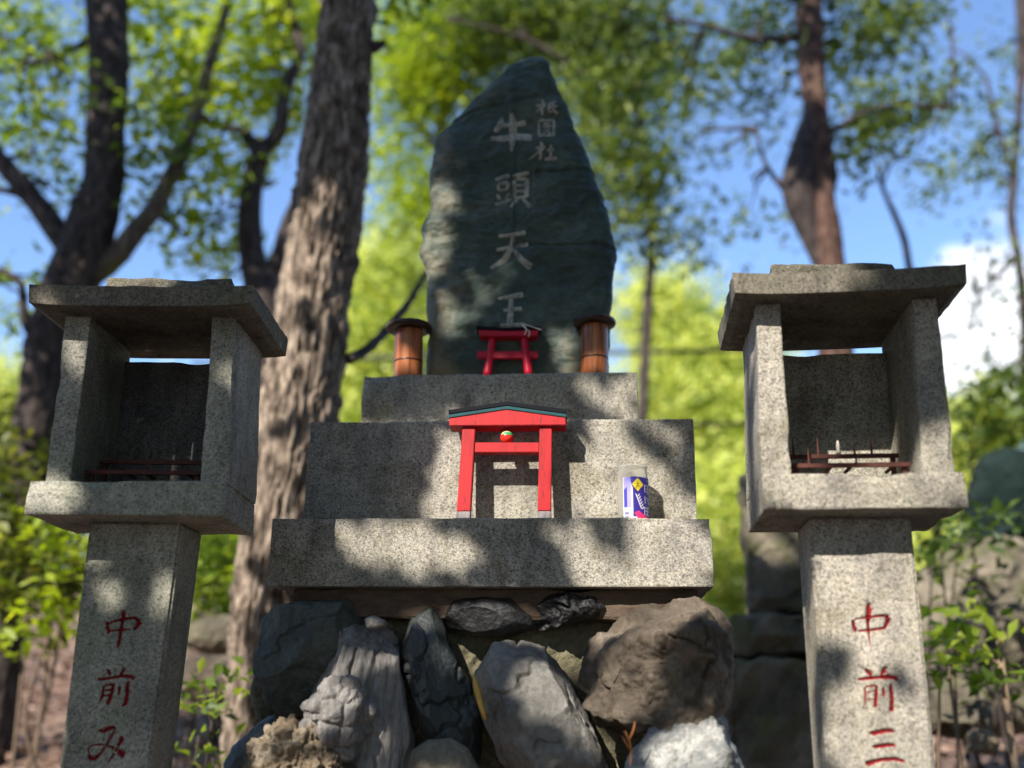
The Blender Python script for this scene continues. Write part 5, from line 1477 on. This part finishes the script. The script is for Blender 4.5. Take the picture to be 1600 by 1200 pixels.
# (region rect, plane, lit ellipses[cx,cy,rx,ry,angle,weight], dark ellipses)
def inside(rect, x, y): return rect[0] <= x <= rect[2] and rect[1] <= y <= rect[3]
REG = [
    ((415, 806, 1120, 920), ('p', 0.0), [(640, 855, 120, 42, 12), (560, 830, 60, 20, 0, .7), (1010, 870, 130, 70), (900, 850, 60, 30, 0, .8)], [(815, 860, 45, 70, -25), (935, 830, 14, 45, -12), (965, 840, 10, 45, -14), (455, 860, 45, 60)]),
    ((470, 655, 1095, 808), ('p', .11), [(800, 740, 118, 100), (960, 735, 120, 85), (700, 770, 40, 50), (1060, 790, 40, 30)], [(1040, 715, 12, 55, -40), (1065, 735, 12, 60, -40), (905, 675, 26, 16, 35), (1010, 690, 14, 40, -45), (860, 640, 120, 12)]),
    ((560, 578, 1000, 658), ('p', .20), [(950, 625, 50, 16, 40), (980, 596, 30, 14), (720, 648, 40, 12)], []),
    ((650, 80, 965, 580), ('p', .26), [(688, 310, 30, 34), (672, 390, 26, 50), (735, 470, 18, 80, 35, .55), (700, 460, 16, 60, 30, .5), (885, 545, 34, 36, 0, .6), (865, 350, 26, 30, 0, .3)], []),
    ((40, 425, 450, 850), ('l', -.09), [(110, 465, 80, 16), (300, 440, 60, 8), (120, 560, 26, 34, 0, .9), (105, 620, 16, 80, 10, .4), (90, 790, 50, 40, 0, .75), (200, 790, 50, 25, 0, .4)], []),
    ((85, 850, 310, 1200), ('l', -.06), [(200, 905, 70, 35, 0, .55), (150, 960, 30, 40, 0, .35), (220, 1010, 30, 60, 0, .25)], []),
    ((1110, 400, 1530, 850), ('r', -.1), [(1250, 470, 130, 50), (1200, 620, 60, 130), (1220, 520, 30, 40), (1360, 770, 190, 75), (1475, 715, 40, 45), (1390, 720, 60, 40), (1295, 545, 60, 50), (1180, 800, 30, 40)], [(1215, 585, 16, 14), (1330, 790, 24, 10, -20), (1440, 600, 34, 90)]),
    ((1255, 850, 1470, 1210), ('r', -.06), [(1370, 930, 120, 110), (1390, 1130, 110, 100), (1440, 1040, 40, 60)], [(1305, 1025, 34, 26, 30), (1400, 1045, 22, 20)]),
    ((350, 930, 880, 1210), ('p', -.08), [(510, 1040, 26, 70, 38), (520, 1125, 50, 75), (445, 1170, 50, 40), (845, 1070, 50, 80, -20), (650, 985, 14, 36), (580, 968, 26, 12, 0, .6)], []),
    ((880, 925, 1165, 1210), ('p', -.15), [(965, 1005, 105, 80, -20), (1030, 950, 85, 45), (915, 1080, 34, 60, 0, .8), (1085, 1160, 90, 66)], [(1075, 1060, 56, 58), (1020, 1110, 60, 34), (1110, 990, 30, 50)]),
    ((370, -60, 600, 1100), ('y', 3.25), [(470, 400, 70, 110), (460, 540, 95, 200), (430, 740, 70, 130), (420, 880, 60, 110, 0, .6), (500, 300, 20, 40), (490, 200, 12, 60, 0, .25)], [(500, 340, 12, 22, 20), (470, 480, 12, 30), (510, 560, 16, 50, 10), (440, 650, 40, 12, -20)]),
]
cells = {}
CELL = .014
for rect, pl, lits, darks in REG:
    st = 6 if pl[0] != 'y' else 6
    for xx in range(rect[0], rect[2], st):
        for yy in range(rect[1], rect[3], st):
            if pl[0] == 'p': w_ = FP.world(FP.at(xx, yy, pl[1]))
            elif pl[0] == 'l': w_ = FL.world(FL.at(xx, yy, pl[1]))
            elif pl[0] == 'r': w_ = FR.world(FR.at(xx, yy, pl[1]))
            else: w_ = P(xx, yy, pl[1])
            jx = 26 * noise.noise((xx / 55, yy / 55, 1)); jy = 22 * noise.noise((xx / 55, yy / 55, 9))
            l = ell(lits, xx + jx, yy + jy)
            if ell(darks, xx + jx * .5, yy + jy * .5): l = 0
            key = (int(np.dot(w_, s1) // CELL), int(np.dot(w_, s2) // CELL))
            o = cells.setdefault(key, [0.0, 0, w_])
            pr = 1.0 if pl[0] != 'y' else .999
            o[0] = max(o[0], l * pr); o[1] += 1
lc = []
dcell = {}
for key, (l, cnt, w_) in cells.items():
    u_, v_ = (key[0] + .5) * CELL, (key[1] + .5) * CELL
    patch = noise.noise((u_ * 16, v_ * 16, 3)) * .5 + .5
    if l > 0 and patch < l * 1.02 + .02 and l > .97: continue
    if 0 < l <= .97 and patch < l: continue
    for rep in range(3):
        t = 2.6 + 2.0 * rng.random() + .8 * noise.noise((u_ * 3, v_ * 3, 8))
        base = s1 * u_ + s2 * v_
        p_ = base + su * (np.dot(w_, su) + t)
        lc.append(p_ + rng.normal(size=3) * .004)
lc = np.array(lc)
# keep the leaves out of the picture: nothing may hang inside the camera's view
rel = lc - CAM; zc = rel @ CF
inview = (zc > .02) & (np.abs(rel @ CR) < zc * .54) & (np.abs(rel @ CU) < zc * .42)
lc = lc[~inview]
top = lc.mean(0)
ks = np.array(list(cells.keys())) * CELL
lo1, hi1, lo2, hi2 = ks[:, 0].min() - .1, ks[:, 0].max() + .1, ks[:, 1].min() - .1, ks[:, 1].max() + .1
def off_path(x, y, m_=.35):
    """shift a trunk sideways out of the sun's path to the shrine"""
    q = np.array([x, y, 0.0])
    if q @ su < -.2: return x, y
    v = q @ s1
    if lo1 - m_ < v < hi1 + m_:
        t = (lo1 - m_) if v < (lo1 + hi1) / 2 else (hi1 + m_)
        q = q + s1 * (t - v)
    return float(q[0]), float(q[1])
sx, sy = off_path(-2.6, -3.2)
sroot = empty('shade_tree', (sx, sy, float(H(sx, sy)) - .05)); tag(sroot, 'leafy tree behind the viewer whose branches dapple the shrine with shade', 'tree')
nmv = np.tile(su, (len(lc), 1)) + rng.normal(size=(len(lc), 3)) * .45
so = np.array(sroot.location)
link('crown', leaf_mesh('crown', lc - so, .040, nmv, seed=9, aspect=.62), M['leaf_green'], sroot)
tp = so + np.array([.1, .0, 5.6])
a = Acc(); a.add(*tube_pts([so, so + np.array([.1, .05, 2]), tp], [.19, .15, .10], 20, .08, .01)); a.build('trunk', M['bark_dark'], sroot)
nb = 0
for e in lc[rng.permutation(len(lc))[:600]]:
    if nb >= 12: break
    V, F = tube_pts([tp - np.array([0, 0, rng.uniform(0, 1)]), (tp + e) / 2 + np.array([0, 0, .3]), e], [.04, .02, .006], 8, .1, 0)
    vv = np.array(V); k1 = (vv @ s1 // CELL).astype(int); k2 = (vv @ s2 // CELL).astype(int)
    if any(cells.get((i, j), (0,))[0] > .5 for i, j in zip(k1, k2)): continue
    rel = vv - CAM; zc = rel @ CF
    if np.any((zc > .02) & (np.abs(rel @ CR) < zc * .54) & (np.abs(rel @ CU) < zc * .42)): continue
    a = Acc(); a.add(V, F); a.build('branch', M['bark_dark'], sroot); nb += 1
# leaves added above the picture, along the sun's path, to dapple the near trunks
def overhead(root_name_label, pts_px, Y, t0, t1, n, size, mat, seed):
    root = next(o for o in bpy.data.objects if o.get('label', '').startswith(root_name_label))
    rg = np.random.default_rng(seed); C = []
    for k in range(n):
        i = rg.integers(0, len(pts_px) - 1); f = rg.random()
        a_, b_ = pts_px[i], pts_px[i + 1]
        px_, py_ = a_[0] + (b_[0] - a_[0]) * f, a_[1] + (b_[1] - a_[1]) * f
        if noise.noise((px_ * .02, py_ * .018, seed)) > .18: continue
        C.append(P(px_, py_, Y) + su * rg.uniform(t0, t1) + rg.normal(size=3) * np.array([.09, .09, .05]))
    C = np.array(C); rel = C - CAM; zc = rel @ CF
    C = C[~((zc > .02) & (np.abs(rel @ CR) < zc * .55) & (np.abs(rel @ CU) < zc * .44))]
    link('shade_crown', leaf_mesh('shade_crown', C - np.array(root.location), size, su + rg.normal(size=(len(C), 3)) * .5, seed=seed), M[mat], root)
overhead('dark forked tree', [(165, -40), (165, 200), (130, 400), (60, 640)], 4.8, 1.6, 3.4, 1500, .085, 'leaf_green', 91)
overhead('dark forked tree', [(0, 250), (95, 368), (130, 420), (238, 330), (300, 200)], 4.8, 1.8, 3.4, 900, .085, 'leaf_green', 92)
overhead('reddish barked tree', [(1262, -40), (1268, 100), (1277, 200), (1265, 290)], 5.6, 2.0, 4.0, 1100, .09, 'leaf_dark', 93)
overhead('slender crooked tree', [(400, 480), (390, 330), (420, 220), (455, 110)], 5.2, 2.0, 3.6, 800, .085, 'leaf_lime', 94)

# forest standing round the viewer (outside the picture): it closes off the open sky behind the camera
FOREST = [(-6.5, -4.5, 4.0, 2.5, 3.6), (-2.2, -6.2, 4.8, 2.6, 4.4), (2.2, -5.6, 4.6, 2.7, 4.4), (5.8, -3.2, 4.4, 2.6, 4.2), (-7.4, -.3, 3.2, 2.2, 2.9), (6.6, .8, 4.4, 2.3, 4.2), (.6, -2.6, 6.6, 2.2, 1.6), (3.4, -1.0, 6.4, 2.0, 1.8), (-3.4, -2.8, 6.6, 2.0, 1.6)]
FLAB = ['left rear', 'far left of the rear row', 'rear middle', 'right rear', 'near left', 'near right', 'overhanging middle', 'overhanging right', 'overhanging left']
for k, (fx, fy, fz, fr_, fh) in enumerate(FOREST):
    fx, fy = off_path(fx, fy)
    g = float(H(fx, fy)); rt = empty('forest_tree', (fx, fy, g)); tag(rt, 'broadleaf forest tree standing behind the viewer, ' + FLAB[k], 'tree', 'forest trees behind the viewer')
    rg = np.random.default_rng(500 + k); nn = 5200
    u = rg.normal(size=(nn, 3)); u /= np.linalg.norm(u, axis=1, keepdims=True); u *= rg.uniform(.25, 1, (nn, 1)) ** .4
    c_ = np.array([fx, fy, fz]) + u * np.array([fr_, fr_, fh])
    c_ = c_[c_[:, 2] > H(c_[:, 0], c_[:, 1]) + .3]
    q1, q2 = c_ @ s1, c_ @ s2
    keep = ~((q1 > lo1) & (q1 < hi1) & (q2 > lo2) & (q2 < hi2))
    rel = c_ - CAM; zc = rel @ CF
    keep &= ~((zc > -.3) & (np.abs(rel @ CR) < zc * .62 + .3) & (np.abs(rel @ CU) < zc * .52 + .3))
    keep &= np.linalg.norm(c_ - np.array([0, 1.2, 1.2]), axis=1) > 1.9
    c_ = c_[keep]
    link('crown', leaf_mesh('crown', c_ - np.array([fx, fy, g]), .24, None, seed=70 + k, aspect=.6), M['leaf_dark'], rt)
    a = Acc(); a.add(*tube_pts([np.array([fx, fy, g - .1]), np.array([fx + .1, fy, g + 2]), np.array([fx, fy + .1, fz + fh * .5])], [.2, .16, .07], 14, .15, .01)); a.build('trunk', M['bark_dark'], rt)
print('shade leaves', len(lc), 'objects', len(bpy.data.objects))
